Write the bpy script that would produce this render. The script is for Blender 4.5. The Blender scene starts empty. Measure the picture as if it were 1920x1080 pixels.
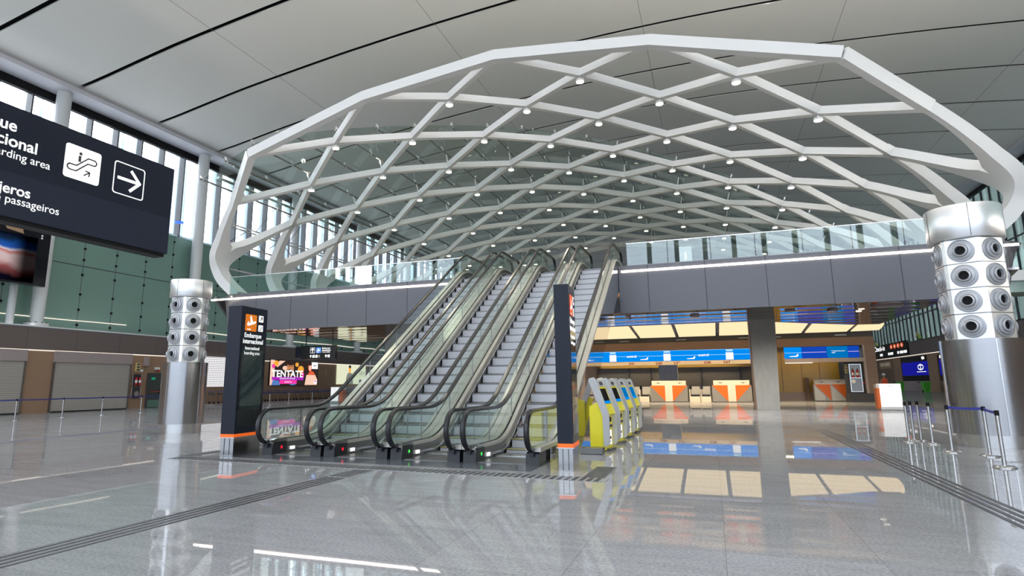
import bpy, bmesh, math, random
from mathutils import Vector, Matrix

random.seed(7)
SC = bpy.context.scene
COL = SC.collection

# ------------------------------------------------------------------ camera, sky, exposure
cam_data = bpy.data.cameras.new('camera')
cam_data.sensor_fit = 'HORIZONTAL'
cam_data.sensor_width = 36.0
cam_data.lens = 1132.2 / 1920 * 36
cam_data.shift_x = 48.9 / 1920
cam_data.shift_y = -26.2 / 1920
cam_data.clip_start = 0.05
cam_data.clip_end = 600
cam = bpy.data.objects.new('camera', cam_data)
COL.objects.link(cam)
_p, _r, _y = 0.17944, -0.007883, -0.35333
fw = Vector((math.sin(_y) * math.cos(_p), math.cos(_y) * math.cos(_p), math.sin(_p)))
r0 = Vector((math.cos(_y), -math.sin(_y), 0))
u0 = r0.cross(fw)
rr = math.cos(_r) * r0 + math.sin(_r) * u0
uu = -math.sin(_r) * r0 + math.cos(_r) * u0
cam.matrix_world = Matrix(((rr.x, uu.x, -fw.x, 0), (rr.y, uu.y, -fw.y, 0), (rr.z, uu.z, -fw.z, 1.5), (0, 0, 0, 1)))
SC.camera = cam

SC.view_settings.view_transform = 'Standard'
SC.view_settings.look = 'None'
SC.view_settings.gamma = 1
SC.view_settings.use_curve_mapping = False
EXPO = 0.8
SC.view_settings.exposure = EXPO
SC.cycles.use_denoising = True
SC.cycles.max_bounces = 8
SC.cycles.diffuse_bounces = 4
SC.cycles.glossy_bounces = 4
SC.cycles.transparent_max_bounces = 24
SC.cycles.sample_clamp_indirect = 6.0
SC.cycles.caustics_reflective = False
SC.cycles.caustics_refractive = False

world = bpy.data.worlds.new('sky')
SC.world = world
world.use_nodes = True
_nt = world.node_tree
_nt.nodes.clear()
_out = _nt.nodes.new('ShaderNodeOutputWorld')
_bg = _nt.nodes.new('ShaderNodeBackground')
_tc = _nt.nodes.new('ShaderNodeTexCoord')
_sep = _nt.nodes.new('ShaderNodeSeparateXYZ')
_ramp = _nt.nodes.new('ShaderNodeValToRGB')
_map = _nt.nodes.new('ShaderNodeMapRange')
_map.inputs['From Min'].default_value = -0.15
_map.inputs['From Max'].default_value = 0.5
_nt.links.new(_tc.outputs['Generated'], _sep.inputs[0])
_nt.links.new(_sep.outputs['Z'], _map.inputs['Value'])
_nt.links.new(_map.outputs[0], _ramp.inputs[0])
_ramp.color_ramp.elements[0].position = 0.15
_ramp.color_ramp.elements[0].color = (0.30, 0.31, 0.32, 1)
_ramp.color_ramp.elements[1].position = 0.35
_ramp.color_ramp.elements[1].color = (0.93, 0.96, 1.0, 1)
_nt.links.new(_ramp.outputs[0], _bg.inputs['Color'])
SKY = 4.5
_bg.inputs['Strength'].default_value = SKY
_nt.links.new(_bg.outputs[0], _out.inputs[0])


def portal(name, loc, rot, sx, sy):
    l = bpy.data.lights.new(name, 'AREA')
    l.shape = 'RECTANGLE'
    l.size, l.size_y = sx, sy
    l.cycles.is_portal = True
    o = bpy.data.objects.new(name, l)
    o.location = loc
    o.rotation_euler = rot
    COL.objects.link(o)
    return o


def lamp_area(name, loc, rot, sx, sy, power, color):
    l = bpy.data.lights.new(name, 'AREA')
    l.shape = 'RECTANGLE'
    l.size, l.size_y = sx, sy
    l.energy = power
    l.color = color
    o = bpy.data.objects.new(name, l)
    o.location = loc
    o.rotation_euler = rot
    COL.objects.link(o)
    return o


H = math.pi / 2
# unseen linear lamps added on the shop ledges to brighten the ceiling
lamp_area('ledge_fill_left', (-37.2, 8, 5.04), (math.pi, math.radians(55), 0), .12, 44, 460, (1, .95, .88)).data.spread = math.radians(110)
lamp_area('ledge_fill_right', (26.9, 10, 6.96), (math.pi, math.radians(-55), 0), .12, 50, 1650, (1, .95, .88)).data.spread = math.radians(110)
portal('daylight_front_facade', (-5, -16.3, 11.5), (H, 0, 0), 64, 23)          # sends light towards +Y
portal('daylight_left_windows', (-38.7, 55, 16.4), (H, 0, -H), 140, 6.8)      # towards +X
portal('daylight_right_windows', (27.9, 55, 14.5), (H, 0, H), 140, 15)         # towards -X


# ------------------------------------------------------------------ materials
def new_mat(name):
    m = bpy.data.materials.new(name)
    m.use_nodes = True
    n = m.node_tree
    n.nodes.clear()
    o = n.nodes.new('ShaderNodeOutputMaterial')
    return m, n, o


def pbr(name, col, rough=0.5, metal=0.0, noise=0.0, scale=8.0, bump=0.0, spec=0.5, stretch=None, emit=None, estr=0.0):
    m, n, o = new_mat(name)
    b = n.nodes.new('ShaderNodeBsdfPrincipled')
    b.inputs['Base Color'].default_value = (*col, 1)
    b.inputs['Roughness'].default_value = rough
    b.inputs['Metallic'].default_value = metal
    b.inputs['Specular IOR Level'].default_value = spec
    if noise or bump:
        tc = n.nodes.new('ShaderNodeTexCoord')
        mp = n.nodes.new('ShaderNodeMapping')
        if stretch:
            mp.inputs['Scale'].default_value = stretch
        nz = n.nodes.new('ShaderNodeTexNoise')
        nz.inputs['Scale'].default_value = scale
        nz.inputs['Detail'].default_value = 4
        n.links.new(tc.outputs['Object'], mp.inputs[0])
        n.links.new(mp.outputs[0], nz.inputs['Vector'])
        if noise:
            mx = n.nodes.new('ShaderNodeMix')
            mx.data_type = 'RGBA'
            mx.inputs[6].default_value = (*[max(0, c * (1 - noise)) for c in col], 1)
            mx.inputs[7].default_value = (*[min(1, c * (1 + noise)) for c in col], 1)
            n.links.new(nz.outputs[0], mx.inputs[0])
            n.links.new(mx.outputs[2], b.inputs['Base Color'])
        if bump:
            bp = n.nodes.new('ShaderNodeBump')
            bp.inputs['Strength'].default_value = bump
            bp.inputs['Distance'].default_value = 0.02
            n.links.new(nz.outputs[0], bp.inputs['Height'])
            n.links.new(bp.outputs[0], b.inputs['Normal'])
    if emit:
        b.inputs['Emission Color'].default_value = (*emit, 1)
        b.inputs['Emission Strength'].default_value = estr
    n.links.new(b.outputs[0], o.inputs[0])
    return m


def emis(name, col, s):
    m, n, o = new_mat(name)
    e = n.nodes.new('ShaderNodeEmission')
    e.inputs[0].default_value = (*col, 1)
    e.inputs[1].default_value = s / 2 ** EXPO
    n.links.new(e.outputs[0], o.inputs[0])
    return m


def glass(name, tint, f0=0.045, rough=0.0, gain=1.0, refl=(1, 1, 1)):
    m, n, o = new_mat(name)
    g = n.nodes.new('ShaderNodeNewGeometry')
    d = n.nodes.new('ShaderNodeVectorMath'); d.operation = 'DOT_PRODUCT'
    n.links.new(g.outputs['Incoming'], d.inputs[0])
    n.links.new(g.outputs['Normal'], d.inputs[1])

    def mth(op, a, b=None):
        x = n.nodes.new('ShaderNodeMath'); x.operation = op
        for i, v in enumerate((a, b)):
            if v is None: continue
            if isinstance(v, (int, float)): x.inputs[i].default_value = v
            else: n.links.new(v, x.inputs[i])
        return x.outputs[0]
    c = mth('ABSOLUTE', d.outputs['Value'])
    f = mth('POWER', mth('SUBTRACT', 1.0, c), 5.0)
    f = mth('ADD', mth('MULTIPLY', f, (1 - f0) * gain), f0)
    t = n.nodes.new('ShaderNodeBsdfTransparent'); t.inputs[0].default_value = (*tint, 1)
    s = n.nodes.new('ShaderNodeBsdfGlossy'); s.inputs['Roughness'].default_value = rough
    s.inputs['Color'].default_value = (*refl, 1)
    mx = n.nodes.new('ShaderNodeMixShader')
    n.links.new(f, mx.inputs[0]); n.links.new(t.outputs[0], mx.inputs[1]); n.links.new(s.outputs[0], mx.inputs[2])
    n.links.new(mx.outputs[0], o.inputs[0])
    return m


def frosted(name, col):
    """Frosted glass: passes on daylight diffusely."""
    m, n, o = new_mat(name)
    t = n.nodes.new('ShaderNodeBsdfTranslucent'); t.inputs[0].default_value = (*col, 1)
    d = n.nodes.new('ShaderNodeBsdfDiffuse'); d.inputs[0].default_value = (*col, 1)
    mx = n.nodes.new('ShaderNodeMixShader'); mx.inputs[0].default_value = .5
    n.links.new(t.outputs[0], mx.inputs[1]); n.links.new(d.outputs[0], mx.inputs[2])
    n.links.new(mx.outputs[0], o.inputs[0])
    return m


def blurred_screen(name):
    """Out-of-focus picture on the wall screen: horizontal colour bands fading to black at the right."""
    m, n, o = new_mat(name)
    g = n.nodes.new('ShaderNodeNewGeometry'); sp = n.nodes.new('ShaderNodeSeparateXYZ')
    n.links.new(g.outputs['Position'], sp.inputs[0])
    mz = n.nodes.new('ShaderNodeMapRange'); mz.inputs['From Min'].default_value = 7.4; mz.inputs['From Max'].default_value = 10.2
    my = n.nodes.new('ShaderNodeMapRange'); my.inputs['From Min'].default_value = 22.35; my.inputs['From Max'].default_value = 21.2
    my.interpolation_type = 'SMOOTHSTEP'
    nz = n.nodes.new('ShaderNodeTexNoise'); nz.inputs['Scale'].default_value = .8
    n.links.new(g.outputs['Position'], nz.inputs['Vector'])
    ad = n.nodes.new('ShaderNodeMath'); ad.operation = 'MULTIPLY_ADD'; ad.inputs[1].default_value = .22; ad.inputs[2].default_value = -.11
    n.links.new(nz.outputs[0], ad.inputs[0])
    a2 = n.nodes.new('ShaderNodeMath'); a2.operation = 'ADD'
    n.links.new(sp.outputs['Z'], mz.inputs['Value']); n.links.new(sp.outputs['Y'], my.inputs['Value'])
    n.links.new(mz.outputs[0], a2.inputs[0]); n.links.new(ad.outputs[0], a2.inputs[1])
    rp = n.nodes.new('ShaderNodeValToRGB'); e = rp.color_ramp.elements
    e[0].position = .06; e[0].color = (.004, .004, .012, 1); e[1].position = .9; e[1].color = (.004, .005, .015, 1)
    for p_, c in ((.2, (.35, .10, .10)), (.32, (.80, .55, .55)), (.48, (.85, .66, .66)), (.56, (.70, .22, .20)), (.60, (.80, .75, .85)), (.65, (.03, .13, .55)), (.74, (.015, .10, .42)), (.82, (.01, .03, .08))):
        q = e.new(p_); q.color = (*c, 1)
    n.links.new(a2.outputs[0], rp.inputs[0])
    em = n.nodes.new('ShaderNodeEmission'); n.links.new(rp.outputs[0], em.inputs[0])
    ms = n.nodes.new('ShaderNodeMath'); ms.operation = 'MULTIPLY_ADD'; ms.inputs[1].default_value = .7 / 2 ** EXPO; ms.inputs[2].default_value = .012
    n.links.new(my.outputs[0], ms.inputs[0]); n.links.new(ms.outputs[0], em.inputs[1])
    n.links.new(em.outputs[0], o.inputs[0])
    return m


def floor_mat(name, c1, c2, tile=(1.23, 1.23), rough=0.018, joint=0.72, cap=0.60):
    m, n, o = new_mat(name)
    g = n.nodes.new('ShaderNodeNewGeometry')
    b = n.nodes.new('ShaderNodeBsdfPrincipled')
    b.inputs['Roughness'].default_value = rough
    n1 = n.nodes.new('ShaderNodeTexNoise'); n1.inputs['Scale'].default_value = 34; n1.inputs['Detail'].default_value = 3
    n2 = n.nodes.new('ShaderNodeTexNoise'); n2.inputs['Scale'].default_value = 3.2; n2.inputs['Detail'].default_value = 5
    mp2 = n.nodes.new('ShaderNodeMapping'); mp2.inputs['Scale'].default_value = (0.35, 1.6, 1)
    mp2.inputs['Rotation'].default_value = (0, 0, 0.35)
    n.links.new(g.outputs['Position'], n1.inputs['Vector'])
    n.links.new(g.outputs['Position'], mp2.inputs[0]); n.links.new(mp2.outputs[0], n2.inputs['Vector'])
    add = n.nodes.new('ShaderNodeMath'); add.operation = 'ADD'
    ml = n.nodes.new('ShaderNodeMath'); ml.operation = 'MULTIPLY'; ml.inputs[1].default_value = 0.45
    n.links.new(n2.outputs[0], ml.inputs[0]); n.links.new(n1.outputs[0], add.inputs[0]); n.links.new(ml.outputs[0], add.inputs[1])
    rp = n.nodes.new('ShaderNodeValToRGB')
    rp.color_ramp.elements[0].position = 0.50; rp.color_ramp.elements[0].color = (*c1, 1)
    rp.color_ramp.elements[1].position = 0.95; rp.color_ramp.elements[1].color = (*c2, 1)
    n.links.new(add.outputs[0], rp.inputs[0])
    br = n.nodes.new('ShaderNodeTexBrick')
    br.offset = 0.0
    br.inputs['Scale'].default_value = 1.0
    br.inputs['Brick Width'].default_value = tile[0]; br.inputs['Row Height'].default_value = tile[1]
    br.inputs['Mortar Size'].default_value = 0.004
    br.inputs['Mortar Smooth'].default_value = 0.1
    br.inputs['Color1'].default_value = (0.93, 0.93, 0.93, 1); br.inputs['Color2'].default_value = (1.05, 1.05, 1.05, 1)
    br.inputs['Mortar'].default_value = (joint, joint, joint, 1)
    n.links.new(g.outputs['Position'], br.inputs['Vector'])
    mx = n.nodes.new('ShaderNodeMix'); mx.data_type = 'RGBA'; mx.blend_type = 'MULTIPLY'; mx.inputs[0].default_value = 1
    n.links.new(rp.outputs[0], mx.inputs[6]); n.links.new(br.outputs[0], mx.inputs[7])
    n.links.new(mx.outputs[2], b.inputs['Base Color'])
    bp = n.nodes.new('ShaderNodeBump'); bp.inputs['Strength'].default_value = 0.0025; bp.inputs['Distance'].default_value = 0.05
    n3 = n.nodes.new('ShaderNodeTexNoise'); n3.inputs['Scale'].default_value = 1.3; n3.inputs['Detail'].default_value = 1
    n.links.new(g.outputs['Position'], n3.inputs['Vector'])
    n.links.new(n3.outputs[0], bp.inputs['Height'])
    # polished stone: mirror layer whose strength rises at grazing angles but stays partial
    b.inputs['Specular IOR Level'].default_value = 0.0
    gl = n.nodes.new('ShaderNodeBsdfGlossy'); gl.inputs['Roughness'].default_value = rough
    n.links.new(bp.outputs[0], gl.inputs['Normal'])
    dp = n.nodes.new('ShaderNodeVectorMath'); dp.operation = 'DOT_PRODUCT'
    n.links.new(g.outputs['Incoming'], dp.inputs[0]); n.links.new(g.outputs['Normal'], dp.inputs[1])
    fac = dp.outputs['Value']
    for op, v in (('ABSOLUTE', None), ('SUBTRACT', 1.0), ('POWER', 5.0), ('MULTIPLY_ADD', .955), ('MINIMUM', cap)):
        x = n.nodes.new('ShaderNodeMath'); x.operation = op
        if op == 'SUBTRACT':
            x.inputs[0].default_value = v; n.links.new(fac, x.inputs[1])
        else:
            n.links.new(fac, x.inputs[0])
            if v is not None: x.inputs[1].default_value = v
            if op == 'MULTIPLY_ADD': x.inputs[2].default_value = .045
        fac = x.outputs[0]
    ms = n.nodes.new('ShaderNodeMixShader')
    n.links.new(fac, ms.inputs[0]); n.links.new(b.outputs[0], ms.inputs[1]); n.links.new(gl.outputs[0], ms.inputs[2])
    n.links.new(ms.outputs[0], o.inputs[0])
    return m


def stripes_mat(name, col, axis, period, duty, dark, rough=0.6, metal=0.0, bump=0.6):
    """Corrugated or jointed surface: repeated lines along one world axis."""
    m, n, o = new_mat(name)
    g = n.nodes.new('ShaderNodeNewGeometry')
    sp = n.nodes.new('ShaderNodeSeparateXYZ')
    n.links.new(g.outputs['Position'], sp.inputs[0])

    def mth(op, a, b=None):
        x = n.nodes.new('ShaderNodeMath'); x.operation = op
        for i, v in enumerate((a, b)):
            if v is None: continue
            if isinstance(v, (int, float)): x.inputs[i].default_value = v
            else: n.links.new(v, x.inputs[i])
        return x.outputs[0]
    fr = mth('FRACT', mth('ADD', mth('DIVIDE', sp.outputs[axis], period), 1000.0))
    ln = mth('LESS_THAN', fr, duty)
    mx = n.nodes.new('ShaderNodeMix'); mx.data_type = 'RGBA'
    mx.inputs[6].default_value = (*col, 1); mx.inputs[7].default_value = (*dark, 1)
    n.links.new(ln, mx.inputs[0])
    b = n.nodes.new('ShaderNodeBsdfPrincipled')
    b.inputs['Roughness'].default_value = rough; b.inputs['Metallic'].default_value = metal
    n.links.new(mx.outputs[2], b.inputs['Base Color'])
    n.links.new(b.outputs[0], o.inputs[0])
    return m


def soffit_mat(name):
    m, n, o = new_mat(name)
    g = n.nodes.new('ShaderNodeNewGeometry')
    b = n.nodes.new('ShaderNodeBsdfPrincipled')
    b.inputs['Base Color'].default_value = (0.46, 0.40, 0.38, 1)
    b.inputs['Metallic'].default_value = 1.0
    b.inputs['Roughness'].default_value = 0.05
    wv = n.nodes.new('ShaderNodeTexWave'); wv.wave_type = 'BANDS'; wv.bands_direction = 'Y'
    wv.inputs['Scale'].default_value = 0.175
    wv.inputs['Distortion'].default_value = 0.25; wv.inputs['Detail'].default_value = 1
    n.links.new(g.outputs['Position'], wv.inputs['Vector'])
    bp = n.nodes.new('ShaderNodeBump'); bp.inputs['Strength'].default_value = 0.22; bp.inputs['Distance'].default_value = 0.05
    n.links.new(wv.outputs[0], bp.inputs['Height']); n.links.new(bp.outputs[0], b.inputs['Normal'])
    n.links.new(b.outputs[0], o.inputs[0])
    return m


def dots_mat(name, a, bcol, size, s):
    """Backlit lattice of small openings."""
    m, n, o = new_mat(name)
    tc = n.nodes.new('ShaderNodeNewGeometry')
    mp = n.nodes.new('ShaderNodeMapping'); mp.inputs['Scale'].default_value = (0, 1 / size, 1 / size)
    mp.inputs['Rotation'].default_value = (math.pi / 4, 0, 0)
    ck = n.nodes.new('ShaderNodeTexChecker'); ck.inputs['Scale'].default_value = 1
    ck.inputs[1].default_value = (*a, 1); ck.inputs[2].default_value = (*bcol, 1)
    e = n.nodes.new('ShaderNodeEmission'); e.inputs[1].default_value = s / 2 ** EXPO
    n.links.new(tc.outputs['Position'], mp.inputs[0]); n.links.new(mp.outputs[0], ck.inputs[0])
    n.links.new(ck.outputs[0], e.inputs[0]); n.links.new(e.outputs[0], o.inputs[0])
    return m


M = {}
M['floor'] = floor_mat('grey_granite_floor', (0.305, 0.313, 0.328), (0.50, 0.508, 0.528))
M['dark_floor'] = floor_mat('dark_granite', (0.10, 0.113, 0.135), (0.17, 0.187, 0.21), tile=(0.9, 0.45), rough=0.12, joint=0.9)
M['ceiling'] = pbr('ceiling_membrane', (0.80, 0.785, 0.76), 0.55)
M['black'] = pbr('black_paint', (0.008, 0.008, 0.009), 0.6, spec=0.2)
M['black_gloss'] = pbr('black_gloss', (0.012, 0.013, 0.016), 0.12)
M['white'] = pbr('white_paint', (0.84, 0.84, 0.83), 0.35)
M['white_col'] = pbr('white_column_paint', (0.74, 0.76, 0.77), 0.4)
M['white_flat'] = pbr('white_film', (0.9, 0.9, 0.9), 0.5, emit=(1, 1, 1), estr=0.35)
M['charcoal'] = pbr('charcoal_panel', (0.013, 0.016, 0.030), 0.30, spec=0.25)
M['charcoal_low'] = pbr('charcoal_strip', (0.020, 0.025, 0.046), 0.34, spec=0.25)
M['fascia'] = pbr('grey_fascia_panel', (0.150, 0.152, 0.170), 0.42, metal=0.35, spec=0.4)
M['fascia_line'] = pbr('panel_joint', (0.06, 0.06, 0.07), 0.6)
M['soffit'] = soffit_mat('polished_slat_soffit')
M['steel'] = pbr('brushed_steel', (0.62, 0.62, 0.62), 0.26, metal=1.0, noise=0.06, scale=3, stretch=(1, 1, 14))
M['steel_dark'] = pbr('dark_steel', (0.24, 0.24, 0.235), 0.32, metal=0.9)
M['steel_mirror'] = pbr('polished_steel', (0.62, 0.62, 0.63), 0.045, metal=1.0)
M['steel_col'] = pbr('column_sheet_steel', (0.90, 0.90, 0.91), 0.36, metal=1.0, noise=0.05, scale=2, stretch=(1, 1, 10))
M['steel_body'] = pbr('column_lower_steel', (0.42, 0.42, 0.43), 0.22, metal=1.0, noise=0.08, scale=2, stretch=(1, 1, 10))
M['deck'] = pbr('escalator_deck', (0.66, 0.63, 0.57), 0.30, metal=0.6)
M['step'] = stripes_mat('step_riser', (0.68, 0.68, 0.71), 0, 0.02, 0.35, (0.55, 0.55, 0.58), rough=0.5, metal=0.3)
M['step_top'] = stripes_mat('step_tread', (0.30, 0.30, 0.31), 0, 0.02, 0.35, (0.12, 0.12, 0.12), rough=0.5, metal=0.4)
M['yellow'] = pbr('yellow_paint', (0.80, 0.74, 0.02), 0.35)
M['lime'] = pbr('lime_yellow_paint', (0.98, 0.86, 0.05), 0.30)
M['rubber'] = pbr('black_rubber', (0.018, 0.018, 0.022), 0.22)
M['box_black'] = pbr('newel_black', (0.020, 0.021, 0.026), 0.35)
M['orange'] = pbr('orange_laminate', (0.78, 0.16, 0.02), 0.4)
M['orange_band'] = pbr('orange_band', (0.95, 0.14, 0.01), 0.4, emit=(1, 0.15, 0.01), estr=0.25)
M['orange_icon'] = pbr('orange_pictogram', (0.85, 0.22, 0.01), 0.4, emit=(1, 0.25, 0.01), estr=0.15)
M['red_icon'] = pbr('red_pictogram', (0.9, 0.12, 0.03), 0.4, emit=(1, 0.13, 0.02), estr=0.25)
M['blue_icon'] = pbr('blue_pictogram', (0.05, 0.16, 0.7), 0.4, emit=(0.05, 0.18, 0.9), estr=0.5)
M['brown'] = pbr('brown_panel', (0.185, 0.115, 0.080), 0.45, noise=0.08, scale=2)
M['brown_lit'] = pbr('tan_panel', (0.33, 0.215, 0.14), 0.45, noise=0.06, scale=2)
M['brown_fascia'] = stripes_mat('brown_fascia', (0.150, 0.122, 0.114), 1, 2.95, 0.006, (0.04, 0.03, 0.03), rough=0.5)
M['taupe'] = stripes_mat('taupe_boards', (0.20, 0.135, 0.098), 2, 0.35, 0.03, (0.10, 0.07, 0.05), rough=0.5)
M['lintel'] = pbr('pinkish_lintel', (0.37, 0.31, 0.305), 0.5)
M['shutter'] = stripes_mat('roller_shutter_slats', (0.52, 0.50, 0.46), 2, 0.105, 0.2, (0.28, 0.27, 0.245), rough=0.45, metal=0.4)
M['green_glass'] = pbr('green_backed_glass', (0.21, 0.35, 0.30), 0.10, spec=0.6, noise=0.06, scale=0.3)
M['concrete'] = pbr('concrete', (0.48, 0.48, 0.455), 0.7, noise=0.16, scale=5, bump=0.15, stretch=(1, 1, 0.4))
M['rail_glass'] = glass('railing_glass', (0.86, 0.95, 0.93), f0=0.09)
M['esc_glass'] = glass('balustrade_glass', (0.89, 0.94, 0.925), f0=0.045)
M['roof_glass'] = glass('roof_glass', (0.79, 0.85, 0.83), f0=0.06, gain=0.7)
M['win_glass'] = glass('window_glass', (0.97, 0.985, 1.0), f0=0.05)
M['front_glass'] = glass('dimming_facade_glass', (0.60, 0.63, 0.67), f0=0.06)  # tint added to dim the daylight from behind the camera
M['fin_glass'] = glass('fin_glass', (0.50, 0.60, 0.62), f0=0.08)
M['dark_glass'] = glass('tinted_window_glass', (0.52, 0.56, 0.56), f0=0.06)
M['fin'] = frosted('pale_window_fin', (0.74, 0.82, 0.86))
M['fin_right'] = frosted('grey_green_window_fin', (0.84, 0.90, 0.89))
M['mullion'] = pbr('dark_mullion', (0.06, 0.065, 0.075), 0.5)
M['lavender'] = pbr('ceiling_edge_strip', (0.66, 0.65, 0.71), 0.5)
M['led'] = emis('warm_led', (1.0, 0.86, 0.74), 7.0)
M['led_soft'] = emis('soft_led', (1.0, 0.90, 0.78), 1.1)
M['lamp'] = emis('lamp_glow', (1.0, 0.90, 0.66), 9.0)
M['lumen'] = emis('luminous_ceiling', (1.0, 0.78, 0.46), 1.12)
M['blue_screen'] = emis('sky_blue_screen', (0.0, 0.285, 0.95), 0.95)
M['blue_deep'] = emis('deep_blue_screen', (0.008, 0.07, 0.52), 0.9)
M['blue_mid'] = emis('mid_blue_screen', (0.0, 0.19, 0.55), 0.9)
M['navy_screen'] = emis('navy_screen', (0.01, 0.012, 0.30), 0.9)
M['screen_white'] = emis('screen_white', (1, 1, 1), 1.05)
M['screen_line'] = emis('screen_line', (0.55, 0.85, 1), 0.9)
M['screen_pink'] = emis('screen_pink', (0.62, 0.45, 0.95), 0.9)
M['screen_black'] = pbr('screen_black', (0.006, 0.006, 0.010), 0.08)
M['screen_slate'] = pbr('blank_display_glass', (0.028, 0.045, 0.045), 0.05, spec=0.7)
M['blur_screen'] = blurred_screen('blurred_screen_picture')
M['ad_cream'] = emis('advert_cream', (0.78, 0.80, 0.58), 1.0)
M['ad_grey'] = emis('advert_grey', (0.23, 0.25, 0.22), 0.9)
M['ad_dark'] = emis('advert_dark', (0.035, 0.022, 0.020), 1.0)
M['ad_skin'] = emis('advert_skin', (0.62, 0.24, 0.10), 1.0)
M['ad_red'] = emis('advert_red', (0.80, 0.13, 0.05), 1.0)
M['ad_peach'] = emis('advert_peach', (0.95, 0.62, 0.48), 1.0)
M['ad_purple'] = emis('advert_purple', (0.42, 0.02, 0.52), 1.0)
M['ad_pink'] = emis('advert_pink', (0.90, 0.05, 0.40), 1.0)
M['ad_amber'] = emis('advert_amber', (0.95, 0.42, 0.05), 1.0)
M['ad_blue'] = emis('advert_blue', (0.10, 0.22, 0.55), 1.0)
M['lattice'] = dots_mat('lattice_screen', (1.25, 1.22, 1.25), (0.30, 0.29, 0.31), 0.10, 1.0)
M['ochre'] = pbr('ochre_panel', (0.46, 0.30, 0.06), 0.25, noise=0.1, scale=1.5)
M['cream'] = pbr('cream_panel', (0.78, 0.66, 0.50), 0.5)
M['cream_white'] = pbr('counter_white', (0.80, 0.74, 0.66), 0.4)
M['counter_grey'] = pbr('counter_grey_metal', (0.36, 0.34, 0.31), 0.35, metal=0.5)
M['grey_wall'] = pbr('grey_back_wall', (0.20, 0.19, 0.175), 0.6, noise=0.1, scale=3)
M['grey_dark'] = pbr('dark_grey_panel', (0.045, 0.045, 0.05), 0.5)
M['kiosk_grey'] = pbr('kiosk_grey', (0.56, 0.565, 0.58), 0.4)
M['red'] = pbr('red_paint', (0.50, 0.02, 0.02), 0.35)
M['belt'] = pbr('blue_belt', (0.035, 0.045, 0.30), 0.6)
M['chrome'] = pbr('chrome', (0.66, 0.66, 0.66), 0.14, metal=1.0)
M['tact'] = pbr('tactile_strip', (0.05, 0.052, 0.06), 0.4)
M['tact_light'] = pbr('tactile_base', (0.33, 0.34, 0.35), 0.35)
M['green_bin'] = pbr('green_plastic', (0.08, 0.50, 0.03), 0.4)
M['skin'] = pbr('skin', (0.45, 0.26, 0.18), 0.5)
M['vest_orange'] = pbr('orange_vest', (0.90, 0.10, 0.02), 0.6)
M['vest_green'] = pbr('green_vest', (0.25, 0.42, 0.05), 0.6)
M['navy_cloth'] = pbr('navy_cloth', (0.02, 0.025, 0.05), 0.7)
M['door_dark'] = pbr('dark_door', (0.050, 0.062, 0.062), 0.35)
M['door_green'] = pbr('green_kick_plate', (0.12, 0.23, 0.19), 0.3)
M['exit_green'] = emis('exit_green', (0.02, 0.45, 0.22), 0.6)
M['led_red'] = emis('indicator_red', (1.0, 0.01, 0.03), 1.6)
M['led_green'] = emis('indicator_green', (0.05, 1.0, 0.10), 1.2)
M['label_yellow'] = pbr('yellow_label', (0.72, 0.62, 0.25), 0.5)
M['text_red'] = pbr('number_red', (0.25, 0.04, 0.02), 0.5)
M['text_dark'] = pbr('dark_print', (0.05, 0.05, 0.06), 0.5)
M['tan_plate'] = pbr('tan_plate', (0.42, 0.27, 0.16), 0.4)
M['cart'] = pbr('cart_metal', (0.13, 0.12, 0.12), 0.35, metal=0.7)
M['carpet_red'] = pbr('red_line_paint', (0.5, 0.2, 0.18), 0.5)


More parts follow.
